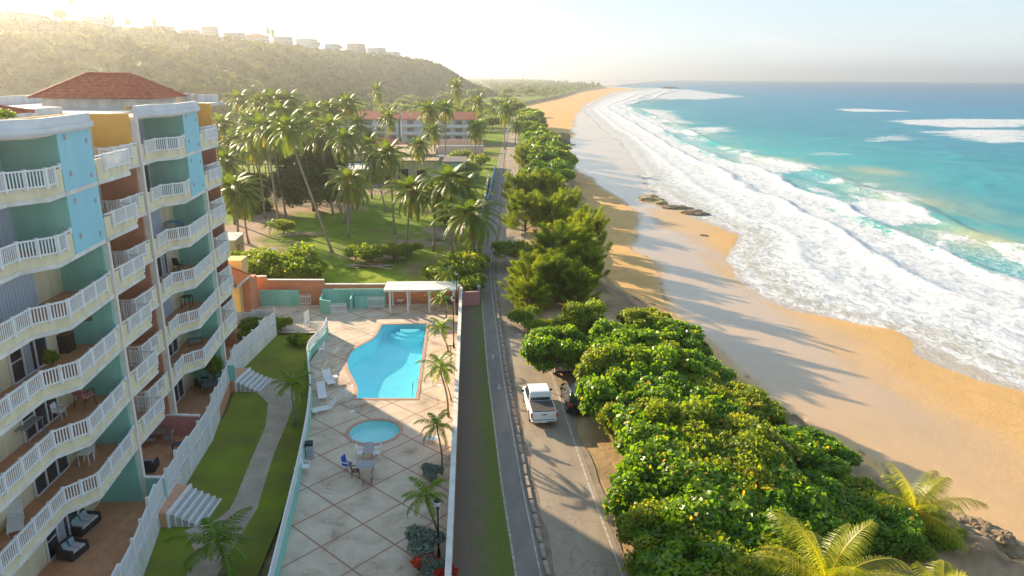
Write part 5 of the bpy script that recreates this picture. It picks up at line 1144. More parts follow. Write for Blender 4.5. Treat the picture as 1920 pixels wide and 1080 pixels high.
# ---------------- hotel, ruin, small buildings ----------------
ore=M('orange_metal_roof',(.62,.20,.10),(.50,.15,.08),.6,.7)
hb=M('hotel_white',(.66,.68,.70),(.58,.60,.62),.4,.85)
def hotel(x0,x1,Y0,label):
    e_=empty('hotel_block',((x0+x1)/2,Y0,0),0,label,'hotel','white hotel blocks with orange roofs')
    w_=x1-x0; a=MB(); a.bx(-w_/2,w_/2,0,13,0,8.6); a.build('wall',hb,e_)
    r_=MB(); r_.add([(-w_/2-.4,-.9,8.6),(w_/2+.4,-.9,8.6),(w_/2+.4,6.5,11.2),(-w_/2-.4,6.5,11.2),(w_/2+.4,13.8,8.6),(-w_/2-.4,13.8,8.6),(-w_/2-.4,-.9,8.4),(w_/2+.4,-.9,8.4)],[(0,1,2,3),(3,2,4,5),(6,7,1,0)]); r_.build('roof',ore,e_)
    g_=MB(); g_.add([(-w_/2-.41,-.9,8.5),(-w_/2-.41,6.5,11.25),(-w_/2-.41,13.8,8.5),(w_/2+.41,-.9,8.5),(w_/2+.41,6.5,11.25),(w_/2+.41,13.8,8.5)],[(0,1,2),(3,5,4)]); g_.build('gable_wall',hb,e_)
    n_=max(2,int(w_/4.6))
    for f in range(3):
        b_=MB(); b_.bx(-w_/2,w_/2,-1.5,-.001,f*2.85-.15,f*2.85+.05); b_.bx(-w_/2,w_/2,-1.52,-1.42,f*2.85+.05,f*2.85+.95); b_.build('balcony',hb,e_)
        for i in range(n_):
            x=-w_/2+(i+.5)*w_/n_; q=MB(); q.bx(x-1.3,x+1.3,-.06,.0,f*2.85+.1,f*2.85+2.3); q.build('window',M('hotel_glass',(.10,.14,.15),(.05,.07,.08),1,.2,spec=.6),e_)
    for i in range(n_+1): x=-w_/2+i*w_/n_; MB().bx(x-.16,x+.16,-1.4,-.002,0,8.5).build('fin_wall',hb,e_)
    return e_
hotel(-51.5,-28.5,292,'white hotel block with orange roof, left of the three'); hotel(-27,-14,292,'middle white hotel block with orange roof behind the roadside palms'); hotel(-12.2,2.4,290,'white hotel block with orange roof beside the road, right of the three'); hotel(-82,-55,300,'white hotel block mostly hidden behind the grove at the left')
e_=empty('pool_house',(-30,235,0),0,'low orange hipped roof building in front of the hotel','building')
a=MB(); a.bx(-9,9,-5,5,0,3.2); a.build('wall',hb,e_); hiproof(-10,10,-6,6,3.2,6.0,e_,world=False,m_=ore)
e_=empty('terrace_wall',(-8,245,0),0,'white and peach terrace wall beside the hotel car park','wall'); a=MB(); a.bx(-9,12,-.3,.3,0,2.4); a.bx(-9,12,8,8.4,0,4.0); a.build('wall',hp,e_)
a=MB(); a.bx(-9.1,12.1,-.4,.4,2.4005,2.7); a.build('cap',hb,e_)
tag(MB().bx(-18,0.4,196,243,-.03,.03).build('car_park',M('pale_paving',(.60,.52,.45),(.48,.40,.34),.3,.9)),kind='structure')
# ruined flat roofed house
e_=empty('ruined_house',(-22,190,0),0,'half ruined flat roofed house with pale yellow walls behind the palms','house')
a=MB(); a.bx(-13,12,0,24,0,5.2); a.bx(2,13.5,-9,-.2,0,4.6); a.build('wall',M('pale_yellow_wall',(.60,.56,.34),(.42,.38,.26),.5,.9),e_)
a=MB(); a.bx(-13.6,12.6,-.6,24.6,5.2005,5.6); a.bx(1.6,13.9,-9.4,-.61,4.6005,4.9); a.build('flat_roof',M('stained_roof',(.52,.38,.26),(.30,.22,.16),.25,.95),e_)
for nm_,q_ in (('doorway',(4,6.4,-9.1,-9.0,.2,2.8)),('window_opening',(-9,-6,-.1,.0,1,3.6)),('window_opening',(-3,0,-.1,.0,1,3.6)),('window_opening',(8.5,11,-9.1,-9.0,1.2,2.8))): MB().bx(*q_).build(nm_,M('dark_opening',(.03,.03,.03),(.02,.02,.02),1,.9),e_)
a=MB(); a.bx(-14,1.5,-14,-1.2,3.0,3.35); 
for x in (-13.5,-6,1): a.bx(x-.2,x+.2,-13.8,-13.4,0,3.0)
a.build('carport',whitew,e_)
e_=empty('annex_house',(-5.5,182,0),0,'flat pale blue walled annex with grey roof beside the blue hoarding','house')
a=MB(); a.bx(-4,4,0,12,0,4.2); a.build('wall',ht,e_); a=MB(); a.bx(-4.3,4.3,-.3,12.3,4.2005,4.5); a.build('roof',M('grey_roof',(.22,.19,.18),(.14,.12,.11),.6,.9),e_); a=MB(); a.bx(-1.2,1.2,-.05,0,.1,2.4); a.build('door',glass,e_)
# brown lattice behind the left palms
e_=empty('timber_lattice',(-45,160,0),0,'brown timber lattice screen behind the left palms','screen'); 
for i in range(16): MB().bx(-9+i*1.2-.08,-9+i*1.2+.08,-.08,.08,0,6.5).build('post',M('old_timber',(.30,.17,.10),(.2,.11,.07),2,.9),e_)
a=MB()
for z in (1.5,3,4.5,6.4): a.bx(-9.2,9.2,-.2,-.081,z-.1,z+.1)
a.build('rails',M('old_timber',(.3,.17,.1)),e_)
# yellow hut, tanks at the left of the lot
x,y=at(432,492); e_=empty('utility_hut',(x-.8,y,0),R(3),'small flat roofed yellow hut beside the apartment block','hut')
a=MB(); a.bx(-1.9,1.6,0,5,0,3.0); a.build('wall',M('hut_yellow',(.55,.43,.20),(.45,.36,.18),1,.9),e_); a=MB(); a.bx(-2.1,1.8,-.2,5.2,3.0005,3.15); a.build('roof',roofflat,e_)
a=MB(); a.bx(1.6,1.63,1.2,2.2,.1,2.1); a.build('door',M('hut_door',(.4,.12,.06)),e_); a=MB(); a.bx(1.6,1.64,3.0,4.0,1.2,2.0); a.build('window',glass,e_)
x,y=at(505,492); e_=empty('utility_box',(x,y,0),R(20),'grey white utility box on a plinth in the lot','utility box'); a=MB(); a.bx(-1,1,-.7,.7,0,.9); a.build('plinth',M('plinth_grey',(.35,.33,.30)),e_); a=MB(); a.bx(-.85,.85,-.55,.55,.9005,1.7); a.bx(-.95,.95,-.65,.65,1.7005,1.8); a.build('cabinet',hw,e_)
# little gabled gatehouse, yellow with orange tiles
e_=empty('gatehouse',(-26.0,76.0,0),0,'small yellow gatehouse with steep orange tiled gable','gatehouse')
a=MB(); a.bx(-1.6,1.4,-1.2,2.2,0,4.4); a.build('wall',M('gate_yellow',(.78,.56,.24),(.70,.48,.2),1,.9),e_); a=MB(); a.bx(1.4005,2.3,-.2,2.2,0,3.9); a.build('buttress',stucco_o,e_)
hiproof(-2.4,2.2,-4.4,.2,4.4,6.4,e_,world=False,m_=M('fresh_orange_tile',(.72,.20,.05),(.6,.15,.04),3,.7)); a=MB(); a.bx(-1.7,1.5,.201,2.3,4.4005,6.0); a.build('upper_wall',M('gate_yellow',(1,1,1)),e_); a=MB(); a.bx(-2.5,2.3,-4.5,.3,4.25,4.399); a.build('eaves',whitew,e_)
# teal partitions at the head of the deck
def tealbox(pts,h,label,cat='wall'):
    e_=empty('teal_partition',(pts[0][0],pts[0][1],DZ),0,label,cat); w=MB()
    for i in range(len(pts)-1): w.bar((pts[i][0],pts[i][1],DZ+h/2),(pts[i+1][0],pts[i+1][1],DZ+h/2),.16,h)
    w.build('wall_body',teal,e_,world=True); return e_
tealbox([(-23.6,78.4),(-19.2,78.2)],1.75,'long low teal wall panel against the orange wall at the left')
tealbox([(-16.6,77.9),(-9.7,77.8),(-9.7,76.9)],1.95,'teal back wall of the pump enclosure'); tealbox([(-16.6,77.9),(-16.4,75.5),(-15.2,74.9)],1.5,'curved teal left wall of the pump enclosure'); tealbox([(-13.3,77.7),(-13.2,75.6)],1.5,'short teal cross wall dividing the pump enclosure'); tealbox([(-13.0,77.1),(-11.6,77.0)],1.3,'teal counter front beside the small white gate')
def gate(x,y,w_,h_,rz,label):
    e_=empty('white_gate',(x,y,DZ),rz,label,'gate'); g=MB(); n_=int(w_/.16)
    for i in range(n_+1): g.bx(i*w_/n_-.03,i*w_/n_+.03,-.02,.02,.05,h_)
    g.build('pickets',white,e_); g=MB(); g.bx(0,w_,-.05,-.021,.25,.33); g.bx(0,w_,-.05,-.021,h_-.3,h_-.22); g.build('rails',white,e_); return e_
gate(-15.2,74.9,1.6,1.2,R(8),'white picket gate of the pump enclosure'); gate(-11.5,76.7,1.7,1.4,0,'wide white lattice gate in the teal wall'); gate(-19.1,78.0,1.1,1.35,0,'white gate between teal panel and pump enclosure'); gate(-17.3,68.9,2.9,1.3,R(0),'white picket gate across the end of the lawn')
gate(-17.3,71.6,1.2,1.3,R(80),'white picket side panel by the lawn end gate')
# pergola
e_=empty('pergola',(-5.3,76.4,DZ),0,'white flat roofed pergola with six posts at the end of the deck','pergola')
for x in (-3.6,-1.7,.6,3.2):
    for y in (-1.3,1.3): a=MB(); a.bx(x-.09,x+.09,y-.09,y+.09,0,2.45); a.build('post',white,e_)
a=MB(); a.bx(-4.2,3.7,-1.5,-1.35,2.45,2.62); a.bx(-4.2,3.7,1.35,1.5,2.45,2.62)
a.build('beam',white,e_); a=MB(); a.bx(-4.2,3.7,-1.7,1.7,2.625,2.70); a.build('roof',M('pergola_sheet',(.74,.72,.68),(.62,.58,.53),.8,.8),e_)
# ---------------- rocks ----------------
rk=M('beach_rock',(.34,.25,.15),(.13,.095,.06),1.1,.9,.8,6); rk2=M('mossy_rock',(.44,.36,.18),(.24,.19,.09),1.2,.8,.8,6)
def rock(x,y,z,rx,ry,rz,label,m_=rk,group=None,sd=0):
    random.seed(sd+int(x*10)+int(y*7)); n_=40;mm=24;mb=MB()
    for i in range(mm+1):
        t=math.pi*i/mm
        for j in range(n_):
            a=2*math.pi*j/n_; v=Vector((math.sin(t)*math.cos(a),math.sin(t)*math.sin(a),math.cos(t)))
            q=.62+.75*float(fbm(np.array([v.x*1.6+x]),np.array([v.y*1.6+y+v.z*1.8]),4,3)[0])+.45*(float(fbm(np.array([v.x*5+x]),np.array([v.y*5+y+v.z*6]),4,8)[0])-.5); mb.v.append((v.x*rx*q,v.y*ry*q,v.z*rz*q))
    for i in range(mm):
        for j in range(n_): mb.f.append((i*n_+j,(i+1)*n_+j,(i+1)*n_+(j+1)%n_,i*n_+(j+1)%n_))
    o_=mb.build('rock',m_); o_.location=(x,y,z); o_.rotation_euler=(0,0,random.uniform(-.5,.5)); return tag(o_,label,'rock',group)
for (px,py,rx,ry,rz,mm_,lb) in ((1218,374,3.0,3.4,.95,rk2,'mossy tan boulder at the sandbar, left of the pair'),(1240,382,1.5,1.8,.7,rk2,'smaller mossy boulder touching the tan boulder'),(1268,390,3.6,2.0,.6,rk,'long low brown rock in the surf edge'),(1302,400,2.8,2.2,.7,rk,'dark rock at the surf end of the rock line'),(1320,443,.9,.6,.3,rk,'small dark rock on the sandbar'),(1048,270,6.5,9,4.5,rk,'dark craggy outcrop jutting from the trees onto the sand'),(1068,273,3,2,.8,rk,'low dark rocks trailing off the outcrop'),
 (1085,340,1.5,2.5,.6,rk,'dark seaweed covered rock at the foot of the trees'),(1110,365,1.8,1.2,.5,rk,'flat dark rock on the orange sand'),(1135,372,1.4,1.0,.4,rk,'flat dark rock at the wet sand edge'),(1155,385,1.5,1.2,.5,rk,'dark rock cluster nearest the wet channel'),(1100,395,1.2,1.0,.5,rk,'half buried rock beside the feathery trees'),(1208,455,.6,.4,.2,rk,'tiny dark stone at the wet channel'),(1222,580,.8,.9,.8,rk,'dark rock behind the topmost sea grape'),
 (1840,1015,2.0,1.6,1.2,rk,'sunlit pitted rock at the beach edge in the corner'),(1870,1035,1.6,1.3,1.1,rk,'end rock of the corner outcrop'),(1800,1000,1.6,1.8,1.0,rk,'pitted rock beside the standing young palm'),(1770,985,1.2,1.4,.9,rk,'brown rock under the standing young palm'),(1800,1050,3.2,2.6,1.4,rk,'large shaded rock mass at the bottom right'),(1255,166,22,8,5,rk,'far rocky islet off the headland')):
    z_=-3.9 if py<1000 else -3.4; 
    x,y=at(px,py,z_); rock(x,y,z_,rx,ry,rz,lb,mm_,sd=px)
# debris heaps in the lot
def debris(px,py,n_,L_,label,m_,seed):
    rnd=random.Random(seed); x,y=at(px,py); mb=MB()
    for i in range(n_):
        a=rnd.uniform(-.5,.9); cx_,cy_=rnd.gauss(0,1.4),rnd.gauss(0,.8); l_=L_*rnd.uniform(.4,1); z_=rnd.uniform(.05,.5); mb.bar((cx_-math.cos(a)*l_/2,cy_-math.sin(a)*l_/2,z_),(cx_+math.cos(a)*l_/2,cy_+math.sin(a)*l_/2,z_*.5),.12,.08)
    o_=mb.build('debris_pile',m_); o_.location=(x,y,0); return tag(o_,label,'debris')
wd=M('driftwood',(.45,.38,.30),(.25,.2,.15),2,.9)
debris(570,440,26,4,'pale pile of fallen fronds and planks at the dirt yard edge',wd,1); debris(825,448,30,3,'grey brushwood pile right of the clearing',wd,2); debris(690,500,24,2.5,'brown brush heap below the lot bushes',wd,3); debris(535,455,5,3.5,'single bleached trunk lying in the sunlit grass',wd,4); debris(700,350,24,3,'rubble before the ruined house',M('rubble',(.5,.48,.45),(.3,.28,.26),2,.9),5)
# ---------------- vehicles ----------------
def prof(mb,P,w,taper=None):
    """side outline P (y along, z up) extruded across width w; taper(z)-> width factor"""
    n_=len(P); tp=taper or (lambda y,z:1)
    V=[(-w/2*tp(y,z),y,z) for y,z in P]+[(w/2*tp(y,z),y,z) for y,z in P]
    mb.add(V,[tuple(range(n_)),tuple(range(2*n_-1,n_-1,-1))]+[(i,n_+i,n_+(i+1)%n_,(i+1)%n_) for i in range(n_)]); return mb
def bev(o_,w_=.05,s_=3):
    m_=o_.modifiers.new('bevel','BEVEL'); m_.width=w_; m_.segments=s_; m_.limit_method='ANGLE'; m_.angle_limit=R(28)
    o_.data.polygons.foreach_set('use_smooth',[True]*len(o_.data.polygons)); 
    n_=o_.modifiers.new('wn','WEIGHTED_NORMAL'); n_.keep_sharp=True; return o_
rubber=M('rubber',(.02,.02,.02),None,5,.8); chrome=M('chrome',(.6,.6,.62),None,5,.25,metal=1); blk=M('black_trim',(.02,.02,.022),None,5,.5)
carw=M('white_car_paint',(.80,.80,.80),(.77,.77,.77),1,.25,spec=.6); carb=M('black_car_paint',(.018,.018,.02),(.012,.012,.013),1,.2,spec=.7); carg=M('silver_car_paint',(.38,.40,.43),None,1,.3,spec=.6)
redl=M('red_lamp',(.55,.02,.02),(.45,.01,.01),5,.2); plate=M('number_plate',(.7,.7,.68),(.6,.6,.6),9,.5); cover=M('tonneau_cover',(.07,.062,.055),(.05,.045,.04),3,.75)
def wheels(e_,w_,ys,r_):
    for y in ys:
        for s_ in (-1,1):
            a=MB(); x=s_*(w_/2-.12); a.tube([(x-.13,y,r_),(x+.13,y,r_)],r_,20); wo_=a.build('wheel',rubber,e_,smooth=False); b_=MB(); b_.tube([(x+s_*.125,y,r_),(x+s_*.145,y,r_)],r_*.6,14); b_.build('rim',chrome,wo_)
# pickup: length 5.6 along y, rear at y=0, front at y=5.6
x,y=at(1020,803); e_=empty('pickup_truck',(x+.02,y+.15,0),R(3),'white crew cab pickup with black bed cover driving on the road','pickup truck')
lo=MB(); prof(lo,[(0,.55),(0,1.22),(1.98,1.22),(1.98,1.02),(4.25,1.06),(5.35,1.0),(5.62,.86),(5.66,.5),(5.5,.42),(5.1,.42),(5.05,.62),(4.75,.82),(4.35,.82),(4.05,.62),(4.0,.40),(1.75,.40),(1.7,.62),(1.4,.82),(1.0,.82),(.7,.62),(.65,.45),(.1,.5)],1.98,lambda y,z:1-.04*(z>1.0)-.06*(y>5.2)); bev(lo.build('body',carw,e_),.05)
cb=MB(); prof(cb,[(1.99,1.05),(2.2,1.86),(2.55,1.93),(3.7,1.92),(4.55,1.10),(4.5,1.0),(2.0,1.0)],1.84,lambda y,z:1-.17*max(0,(z-1.05)/.85)); bev(cb.build('cab',carw,e_),.06)
g_=MB(); 
g_.add([(-.76,2.035,1.24),(.76,2.035,1.24),(.70,2.185,1.78),(-.70,2.185,1.78)],[(3,2,1,0)]); g_.build('rear_window',glass,e_)
g_=MB(); g_.add([(-.82,4.52,1.17),(.82,4.52,1.17),(.70,3.80,1.87),(-.70,3.80,1.87)],[(0,1,2,3)]); g_.build('windscreen',glass,e_)
for s_ in (-1,1):
    g_=MB(); f=(0,1,2,3) if s_>0 else (3,2,1,0)
    g_.add([(s_*.925,2.22,1.2),(s_*.925,3.2,1.2),(s_*.80,3.2,1.80),(s_*.80,2.35,1.80)],[f]); g_.add([(s_*.925,3.3,1.2),(s_*.925,4.3,1.2),(s_*.80,3.72,1.80),(s_*.80,3.3,1.80)],[f]); g_.build('side_window',glass,e_)
    a=MB(); a.box(s_*1.10,3.95,1.22,.22,.10,.18); bev(a.build('mirror',blk,e_),.03); a=MB(); a.box(s_*.94,.03,.98,.12,.1,.36); a.build('tail_lamp',redl,e_); a=MB(); a.box(s_*.78,5.56,.80,.34,.12,.18); a.build('headlight',chrome,e_)
a=MB(); a.box(0,1.0,1.245,1.74,1.84,.05); bev(a.build('bed_cover',cover,e_),.02)
a=MB(); a.box(0,-.015,.92,1.55,.04,.52); tg=bev(a.build('tailgate',carw,e_),.02); a=MB(); a.box(0,-.045,1.05,.34,.03,.06); a.build('handle',blk,tg)
a=MB(); a.box(0,-.10,.55,1.9,.2,.18); bev(a.build('rear_bumper',chrome,e_),.04); a=MB(); a.box(0,-.21,.56,.42,.02,.14); a.build('number_plate',plate,e_)
a=MB(); a.box(0,5.68,.55,1.8,.12,.24); bev(a.build('front_bumper',blk,e_),.03); wheels(e_,1.98,(1.2,4.55),.38)
def suv(x,y,rz,paint,label,L_=4.5):
    e_=empty('parked_car',(x,y,0),rz,label,'car')
    lo=MB(); prof(lo,[(0,.5),(-.02,1.0),(.15,1.08),(3.3,1.02),(4.2,.92),(4.45,.75),(4.48,.4),(4.1,.34),(4.0,.6),(3.75,.74),(3.45,.74),(3.2,.6),(3.1,.32),(1.35,.32),(1.25,.6),(1.0,.74),(.7,.74),(.45,.6),(.4,.36),(.05,.4)],1.86,lambda y,z:1-.05*(z>.95)-.1*(y>4.1)); bev(lo.build('body',paint,e_),.06)
    cb=MB(); prof(cb,[(.12,1.02),(.45,1.62),(.75,1.70),(2.6,1.68),(3.45,1.04),(3.3,.98),(.2,.98)],1.74,lambda y,z:1-.2*max(0,(z-1.02)/.68)); bev(cb.build('cabin',paint,e_),.06)
    g_=MB(); g_.add([(-.72,.16,1.13),(.72,.16,1.13),(.60,.42,1.58),(-.60,.42,1.58)],[(3,2,1,0)]); g_.build('rear_window',glass,e_)
    g_=MB(); g_.add([(-.78,3.40,1.10),(.78,3.40,1.10),(.62,2.68,1.64),(-.62,2.68,1.64)],[(0,1,2,3)]); g_.build('windscreen',glass,e_)
    for s_ in (-1,1):
        f=(0,1,2,3) if s_>0 else (3,2,1,0); g_=MB(); g_.add([(s_*.868,.6,1.1),(s_*.868,3.1,1.1),(s_*.735,2.55,1.58),(s_*.735,.75,1.58)],[f]); g_.build('side_window',glass,e_)
        a=MB(); a.box(s_*.62,1.65,1.735,.05,2.0,.05); a.box(s_*.62,.75,1.70,.05,.05,.06); a.box(s_*.62,2.55,1.70,.05,.05,.06); a.build('roof_rail',chrome,e_)
        a=MB(); a.box(s_*.80,.02,.95,.26,.14,.26); a.build('tail_lamp',redl,e_); a=MB(); a.box(s_*1.0,2.9,1.08,.2,.1,.14); a.build('mirror',blk,e_)
    a=MB(); a.box(0,-.04,.75,.45,.02,.14); a.build('number_plate',plate,e_); a=MB(); a.box(0,-.03,.5,1.7,.14,.16); bev(a.build('rear_bumper',blk,e_),.03); wheels(e_,1.86,(.86,3.6),.36); return e_
x,y=at(1085,782); suv(x+.12,y+.1,R(2),carb,'black estate car with roof rails parked under the sea grape')
x,y=at(1052,722); suv(x+.55,y+1.6,R(2),carg,'silver car parked ahead of the black one, mostly hidden by leaves')
# ---------------- lamps, bins, furniture ----------------
iron=M('black_iron',(.03,.03,.035),(.02,.02,.022),5,.5,metal=.3); gm=M('frosted_globe',(.55,.57,.62),None,3,.3)
def lamp(bx_,by_,px,py,label,z0=.3,heads=1):
    c=atY(px,py,by_); h=c.z-z0; e_=empty('lamp_post',(bx_,by_,z0),0,label,'lamp post','black lamp posts by the pool wall')
    a=MB(); a.cyl(0,0,0,.5,.11,.08,10); a.cyl(0,0,.5,h-.35,.055,.045,8); a.cyl(0,0,h-.4,h-.3,.09,.09,10); a.build('post',iron,e_)
    for k in range(heads):
        dx=0 if heads==1 else (-.35 if k==0 else .35)
        a=MB(); a.ball(dx,0,h-.05,.17,.17,.2,12,8); g=a.build('lamp_globe',gm,e_,smooth=True); a=MB(); a.cyl(dx,0,h+.08,h+.22,.20,.03,12); a.cyl(dx,0,h+.22,h+.32,.03,.01,6); a.build('lamp_cap',iron,g)
        if heads>1: a=MB(); a.bar((0,0,h-.45),(dx,0,h-.3),.04); a.build('arm',iron,e_)
x,y=at(823,1045,.3); lamp(x,y,818,942,'black lamp post with pale globe beside the nearest garden palm')
x,y=at(857,590,.3); lamp(x,y,857,512,'black lamp post at the far corner of the pool wall')
x,y=at(851,652,.3); lamp(x,y,853,560,'black lamp post behind the second garden palm')
wp=M('white_plastic',(.78,.78,.78),(.72,.72,.73),2,.45); grey=M('grey_table',(.32,.31,.33),(.27,.26,.28),2,.5); wick=M('dark_wicker',(.07,.06,.06),(.04,.035,.035),12,.8,.4,60); wood=M('brown_wood',(.22,.10,.05),(.15,.07,.035),4,.6,stretch=(.3,3,1)); cushw=M('pale_cushion',(.62,.60,.60),(.5,.48,.5),3,.9)
def chair(name,x,y,z,rz,label,m_=wp,cat='chair',group=None,arms=True,cush=None,s=1.0):
    e_=empty(name,(x,y,z),rz,label,cat,group)
    a=MB(); a.box(0,0,.42,.48,.48,.05); a.build('seat',cush or m_,e_); 
    a=MB(); a.box(0,.25,.72,.48,.05,.56,rx=R(-8)); a.build('backrest',cush or m_,e_)
    for i in (-1,1):
        for j in (-1,1): a=MB(); a.tube([(i*.2,j*.2,.42),(i*.24,j*.25,0)],.022,6); a.build('leg',m_,e_)
        if arms: a=MB(); a.box(i*.26,0,.64,.06,.46,.035); a.tube([(i*.26,-.2,.64),(i*.24,-.22,.42)],.02,6); a.build('armrest',m_,e_)
    e_.scale=(s,s,s); return e_
def table(name,x,y,z,rz,sx_,sy_,h,label,top=grey,leg=None,rnd_=False):
    e_=empty(name,(x,y,z),rz,label,'table'); a=MB()
    if rnd_: a.cyl(0,0,h-.04,h,sx_/2,n=24)
    else: a.box(0,0,h-.02,sx_,sy_,.04)
    bev(a.build('tabletop',top,e_),.012,2)
    for i in (-1,1):
        for j in (-1,1): q=.32 if rnd_ else .44; a=MB(); a.tube([(i*sx_*q,j*sy_*q,h-.04),(i*sx_*q,j*sy_*q,0)],.028,6); a.build('leg',leg or top,e_)
    return e_
def lounger(x,y,z,rz,label,group='white sun loungers by the pool'):
    e_=empty('sun_lounger',(x,y,z),rz,label,'sun lounger',group)
    a=MB()
    for i in range(9): a.box(0,-.95+i*.15,.34,.56,.115,.03)
    a.build('seat',wp,e_)
    a=MB()
    for i in range(6): t=.08+i*.13; a.box(0,.32+t*math.cos(R(42)),.35+t*math.sin(R(42)),.56,.11,.03,rx=R(42))
    a.build('backrest',wp,e_)
    for i in (-1,1):
        a=MB(); a.bar((i*.3,-1.05,.33),(i*.3,.42,.33),.05,.07); a.bar((i*.3,.3,.33),(i*.3,1.0,.98),.05,.05); a.build('side_rail',wp,e_)
        for yy in (-.8,.55): a=MB(); a.tube([(i*.3,yy,.33),(i*.3,yy+.05,0)],.03,6); a.build('leg',wp,e_)
    return e_
def P3(px,py,z=.3): return at(px,py,z)
for (px,py,rz,lb) in ((604,744,R(15),'sun lounger standing against the teal wall, left of the pair'),(617,718,R(25),'sun lounger nearest the curved pool edge'),(610,772,R(-62),'sun lounger lying across the shade at the corner of the sunlit deck'),(756,566,R(-30),'sun lounger in front of the pergola posts')):
    x,y=P3(px,py); lounger(x,y,.3,rz,lb)
for (px,py,rz,lb) in ((603,733,R(200),'white plastic chair between the two loungers by the teal wall'),(645,750,R(180),'white plastic chair at the near left corner of the large pool'),(574,885,R(90),'white plastic chair against the teal wall below the bin'),(741,563,R(0),'white plastic chair under the pergola, left'),(809,563,R(0),'white plastic chair under the pergola, right'),(603,662,R(-60),'white plastic chair in the shade of the curving teal wall')):
    x,y=P3(px,py); chair('plastic_chair',x,y,.3,rz,lb,group='white plastic pool chairs')
x,y=P3(628,715); table('side_table',x,y,.3,R(20),.5,.5,.45,'small white side table beside the lounger at the curved pool edge',wp)
x,y=P3(812,829); table('low_table',x,y,.3,R(-25),.9,.7,.35,'low white table in the sun right of the wading pool',wp)
x,y=P3(685,889); table('picnic_table',x,y,.3,R(2),1.15,1.0,.74,'nearer grey table of the two set end to end below the wading pool')
x,y=P3(690,862); table('narrow_table',x,y+.35,.3,R(2),.62,1.5,.74,'narrow grey table reaching towards the wading pool')
x,y=P3(688,905); chair('padded_chair',x+.05,y,.3,R(180+5),'tan padded chair drawn up to the grey table with its back to the camera',wood,cush=M('tan_cushion',(.58,.47,.36),(.5,.4,.3),4,.9),s=1.15)
x,y=P3(667,893); chair('wooden_chair',x,y,.3,R(100),'dark wooden chair at the left of the grey table',wood)
x,y=P3(652,881); chair('folding_chair',x,y,.3,R(70),'blue folding chair with white frame beside the grey table',wp,cush=M('blue_canvas',(.02,.09,.42),(.015,.07,.34),4,.8))
x,y=P3(676,862); chair('plastic_chair',x,y+.2,.3,R(90),'white plastic chair on the left of the narrow grey table',group='white plastic pool chairs')
x,y=P3(706,862); chair('plastic_chair',x,y+.2,.3,R(-90),'white plastic chair on the right of the narrow grey table',group='white plastic pool chairs')
x,y=P3(581,855); e_=empty('litter_bin',(x,y,.3),R(10),'grey litter bin with dark lid against the teal wall','bin'); a=MB(); a.bx(-.25,.25,-.25,.25,0,.85); bev(a.build('bin_body',M('bin_grey',(.36,.40,.42),(.3,.33,.35),3,.6),e_),.03); a=MB(); a.bx(-.27,.27,-.27,.27,.8505,1.05); bev(a.build('bin_lid',blk,e_),.04)
# pool skimmer lids, drains
for (px,py,lb) in ((661,771,'round white skimmer lid near the left end of the sunlit deck'),(662,722,'round white skimmer lid by the curved pool edge'),(824,722,'round white skimmer lid right of the large pool'),(697,626,'round white skimmer lid at the upper curve of the pool')):
    x,y=P3(px,py); a=MB(); a.cyl(0,0,0,.012,.17,n=20); o_=a.build('skimmer_lid',wp,label=lb,cat='drain lid',group='skimmer lids in the deck'); o_.location=(x,y,.3005)
e_=empty('pool_ladder',(P3(781,735)[0],P3(781,735)[1],.3),0,'chrome handrails at the near right corner of the large pool','pool ladder')
for k in (0,.5): a=MB(); a.tube([(.35,k,0),(.3,k,.75),(0,k,.9),(-.3,k,.7),(-.35,k,-.4)],.025,8); a.build('handrail',chrome,e_,smooth=True)
# palm-side pole objects
x,y=P3(846,700); e_=empty('wall_post',(x,y,.3),0,'thin bare post at the boundary wall beside the tall garden palm','post'); a=MB(); a.cyl(0,0,0,2.6,.03,.03,8); a.build('shaft',iron,e_); a=MB(); a.box(0,-.05,2.55,.5,.05,.08); a.build('sign_arm',iron,e_)
# patio and balcony furniture, seen between railings
def fur(kind,x,y,z,rz,label,**k):
    if kind=='c': return chair(k.pop('name','patio_chair'),x,y,z,rz,label,k.pop('m',wp),**k)
    return table('patio_table',x,y,z,rz,k.get('sx',.9),k.get('sy',.9),.72,label,k.get('top',wood),None,k.get('rnd',False))
fl=lambda k: LV[k]+.42
x,y=at(140,1040,G0); 
def sofa(x,y,z,rz,label,m_=wick,cs=cushw,L_=1.5):
    e_=empty('wicker_sofa',(x,y,z),rz,label,'sofa'); a=MB(); a.bx(-L_/2,L_/2,-.4,.4,.05,.36); a.build('base',m_,e_); a=MB(); a.bx(-L_/2,L_/2,.401,.55,.05,.8); a.build('backrest',m_,e_)
    for s_ in (-1,1): a=MB(); a.bx(s_*(L_/2+.001),s_*(L_/2+.15),-.4,.55,.05,.58); a.build('armrest',m_,e_)
    for s_ in (-1,1): a=MB(); a.box(s_*L_/4,-.02,.43,L_/2-.04,.72,.13); bev(a.build('cushion',cs,e_),.04); a=MB(); a.box(s_*L_/4,.30,.62,L_/2-.1,.14,.36,rx=R(-12)); bev(a.build('pillow',M('teal_pillow',(.12,.34,.38),(.45,.45,.45),3,.9),e_),.05)
    return e_
sofa(x,y,G0,R(75),'dark wicker armchair with pale cushion on the nearest patio',L_=.85); x,y=at(137,1010,G0); sofa(x+.2,y+.9,G0,R(80),'dark wicker sofa with teal pillow farther back on the nearest patio',L_=1.3)
x,y=at(300,820,G0); fur('t',x,y,G0,R(10),'long brown dining table on the terracotta patio behind the fence',sx=1.0,sy=1.8,top=M('slat_table',(.30,.22,.17),(.2,.15,.12),5,.7))
